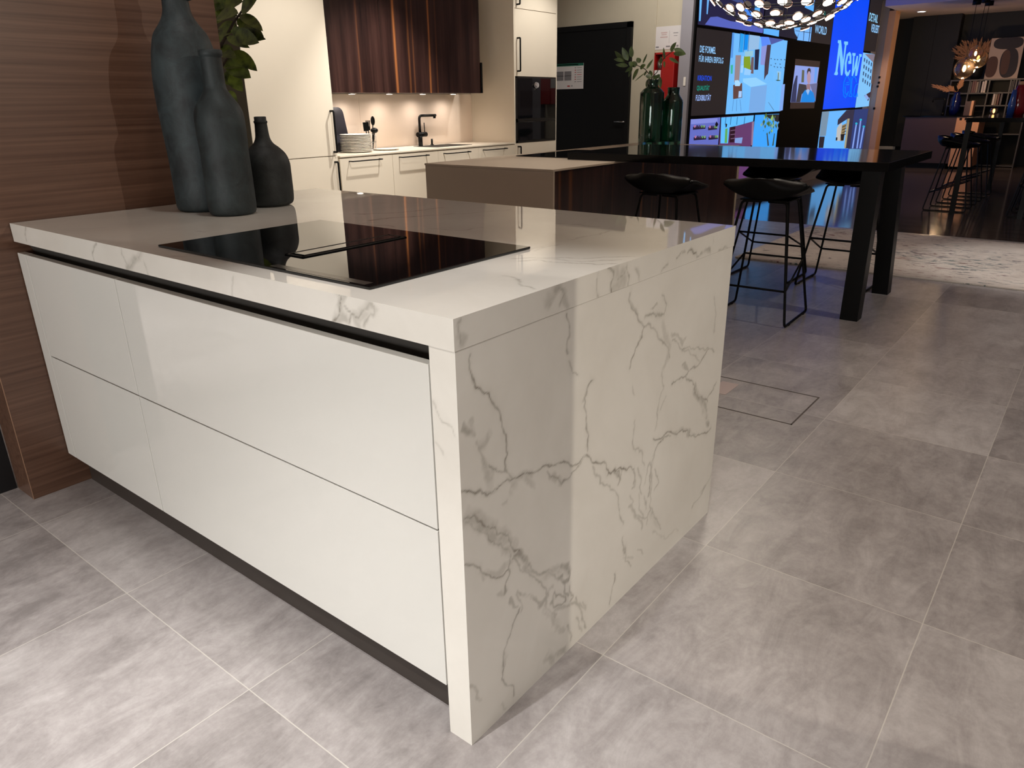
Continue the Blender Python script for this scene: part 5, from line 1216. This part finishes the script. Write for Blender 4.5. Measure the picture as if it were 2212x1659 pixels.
for u in (2075.5, 2086.5):
    q = at_y(FY, u, 257); obj('socket', MB().box((q.x-0.02, FY-0.006, q.z-0.02), (q.x+0.02, FY-0.0003, q.z+0.02)), MT['black_matt'], ob)
q0 = at_y(FY+0.3, 2036, 245); q1 = at_y(FY+0.3, 2038, 213); q2 = at_y(FY+0.3, 2016, 214)
r = thing('kitchen_tap', 'slim black tap on the far dark island', 'tap', (q0.x, FY+0.3, fz))
obj('spout', MB().tube(round_path([(q0.x, FY+0.3, fz), (q0.x, FY+0.3, q1.z), (q2.x, FY+0.3, q1.z), (q2.x, FY+0.3, q1.z-0.06)], 0.03, 4), 0.012, 8), MT['black_metal'], r)
obj('base_ring', MB().lathe([(0.025, 0.0003), (0.025, 0.05)], (q0.x, FY+0.3, fz), 16), MT['black_metal'], r)
bx = at_y(FY+0.25, 2064, 220)
r = thing('blue_vase', 'deep blue glass vase with dried plumes on the far island', 'vase', (bx.x, FY+0.25, fz))
obj('body', MB().lathe([(0.06, 0.0003), (0.085, 0.10), (0.09, 0.28), (0.05, 0.36), (0.06, 0.40)], (bx.x, FY+0.25, fz), 28), MT['blue_glass'], r)
zz = fz+0.39; pampas('dried_plumes', 'brown dried plumes spreading from the deep blue vase', bx.x, FY+0.25, zz, [plz(u, v, bx.x, zz, FY+0.25)+(0.06,) for u, v in ((2019,186),(2030,188),(2078,176),(2074,182),(2054,190))])
bx0 = at_y(FY+0.2, 2081, 244); bx1 = at_y(FY+0.2, 2102, 224)
r = thing('oak_box', 'dark box with pale oak edge standing on the far island', 'box', ((bx0.x+bx1.x)/2, FY+0.3, fz))
obj('front', MB().box((bx0.x, FY+0.2, fz+0.0003), (bx1.x-0.03, FY+0.4, fz+0.24)), MT['brown_red'], r)
obj('edge', MB().box((bx1.x-0.029, FY+0.2, fz+0.0003), (bx1.x+0.01, FY+0.4, fz+0.25)), MT['oak'], r)
# far bar table
G0, G1, H0 = -0.545, 0.165, 1.03
r = thing('bar_table', 'tall black bar table with thin legs in the far room', 'table', (-0.19, 10.2, 0))
obj('tabletop', MB().box((G0, 8.80, H0-0.045), (G1, 11.9, H0)), MT['black_top'], r)
for (x, y) in ((G0+0.03, 8.83), (G1-0.03, 8.83), (G0+0.03, 11.85), (G1-0.03, 11.85)):
    obj('leg', MB().box((x-0.025, y-0.025, 0), (x+0.025, y+0.025, H0-0.0455)), MT['black_metal'], r)
ordn = ('nearest', 'second nearest', 'third nearest')
for k, y in enumerate((9.27, 10.08, 10.95)):
    dup(st, (-0.63, y, 0), math.radians(-90), 'dark stool on the left side of the far table, %s' % ordn[k], 'bar stools at the far table')
for k, y in enumerate((9.15, 9.95, 10.8)):
    dup(st, (0.22, y, 0), math.radians(90), 'dark stool on the right side of the far table, %s' % ordn[k], 'bar stools at the far table')
def bottle_vase(name, label, cat, x, y, z, prof, m):
    r = thing(name, label, cat, (x, y, z)); obj('body', MB().lathe(prof, (x, y, z+0.0003), 28), m, r); return r
q = at_y(9.9, 2196, 240)
rv = bottle_vase('red_vase', 'dark red glass vase on the far table at the right edge', 'vase', q.x, 9.9, H0, [(0.07,0),(0.085,0.05),(0.085,0.22),(0.05,0.30),(0.045,0.33)], MT['red_dark'])
obj('stopper', MB().lathe([(0.045,0.331),(0.042,0.37)], (q.x, 9.9, H0+0.0003), 20), MT['oak'], rv)
q = at_y(9.75, 2183, 240)
bottle_vase('blue_bottle', 'slim pale blue bottle left of the dark red vase', 'bottle', q.x, 9.75, H0, [(0.035,0),(0.038,0.12),(0.028,0.2),(0.022,0.28)], plain('pale_blue_glass', (40, 70, 140), 0.1))
q = at_y(10.9, 2147, 240)
r = thing('tea_light', 'small lit glass candle holder on the far table', 'candle', (q.x, 10.9, H0))
obj('cup', MB().lathe([(0.028,0.0003),(0.045,0.04),(0.04,0.075),(0.036,0.075),(0.04,0.04),(0.022,0.008)], (q.x, 10.9, H0), 24), MT['clear_glass'], r)
obj('flame', MB().sphere((q.x, 10.9, H0+0.035), 0.014, 8, (1,1,1.8)), em((255, 214, 150), 4.0), r)
# pendants over the far table
PD = [((2083,148), 0.163), ((2107.5,115.5), 0.112), ((2114,127), 0.145)]
cano = ((2110,4), (2132.5,-0.5), (2139,6)); plab = ('lower left glass globe pendant lamp', 'small upper glass globe pendant lamp', 'right-hand glass globe pendant lamp overlapping the small one')
for k, ((u, v), rad) in enumerate(PD):
    cp = at_z(CEIL-0.03, *cano[k]); y = cp.y; g = at_y(y, u, v); r = thing('pendant_lamp', plab[k]+' hanging in the far room', 'lamp', (g.x, g.y, CEIL), 0, 'globe pendants in the far room')
    obj('ceiling_cup', MB().lathe([(0.062,-0.07),(0.062,-0.001)], (g.x, g.y, CEIL), 20), MT['black_metal'], r)
    obj('cord', MB().cyl((g.x, g.y, g.z+rad), (g.x, g.y, CEIL-0.04), 0.004, 6), MT['black_metal'], r)
    sh = MB(); sh.sphere(g, rad, 20); inner = sh.sphere
    gl = obj('globe', sh, MT['clear_glass'], r); md = gl.modifiers.new('thickness', 'SOLIDIFY'); md.thickness = 0.003; md.offset = -1
    obj('socket', MB().cyl((g.x, g.y, g.z+rad*0.55), (g.x, g.y, g.z+rad+0.01), 0.018, 12), MT['steel'], r)
    obj('filament', MB().sphere((g.x, g.y, g.z), rad*0.17, 10, (1,1,2.0)), em((255, 226, 160), 10.0), r)
    l = D.lights.new('pendant_glow', 'POINT'); l.energy = 16; l.color = (1.0, 0.66, 0.36); l.shadow_soft_size = 0.03
    o = D.objects.new('pendant_glow', l); COL.objects.link(o); o.location = (g.x, g.y, g.z-rad-0.05)
# ceiling downlight that shows in the photo
q = at_z(CEIL, 1991, 24)
r = thing('ceiling_downlight', 'small bright recessed downlight in the ceiling of the far room', 'light', (q.x, q.y, CEIL))
obj('ring', MB().lathe([(0.09,-0.0005),(0.09,-0.012),(0.065,-0.012),(0.065,-0.0005)], (q.x, q.y, CEIL), 28, False, False), MT['white_trim'], r)
obj('lens', MB().lathe([(0.065,-0.0108),(0.064,-0.0118)], (q.x, q.y, CEIL), 28), em((255, 250, 244), 8.0), r)
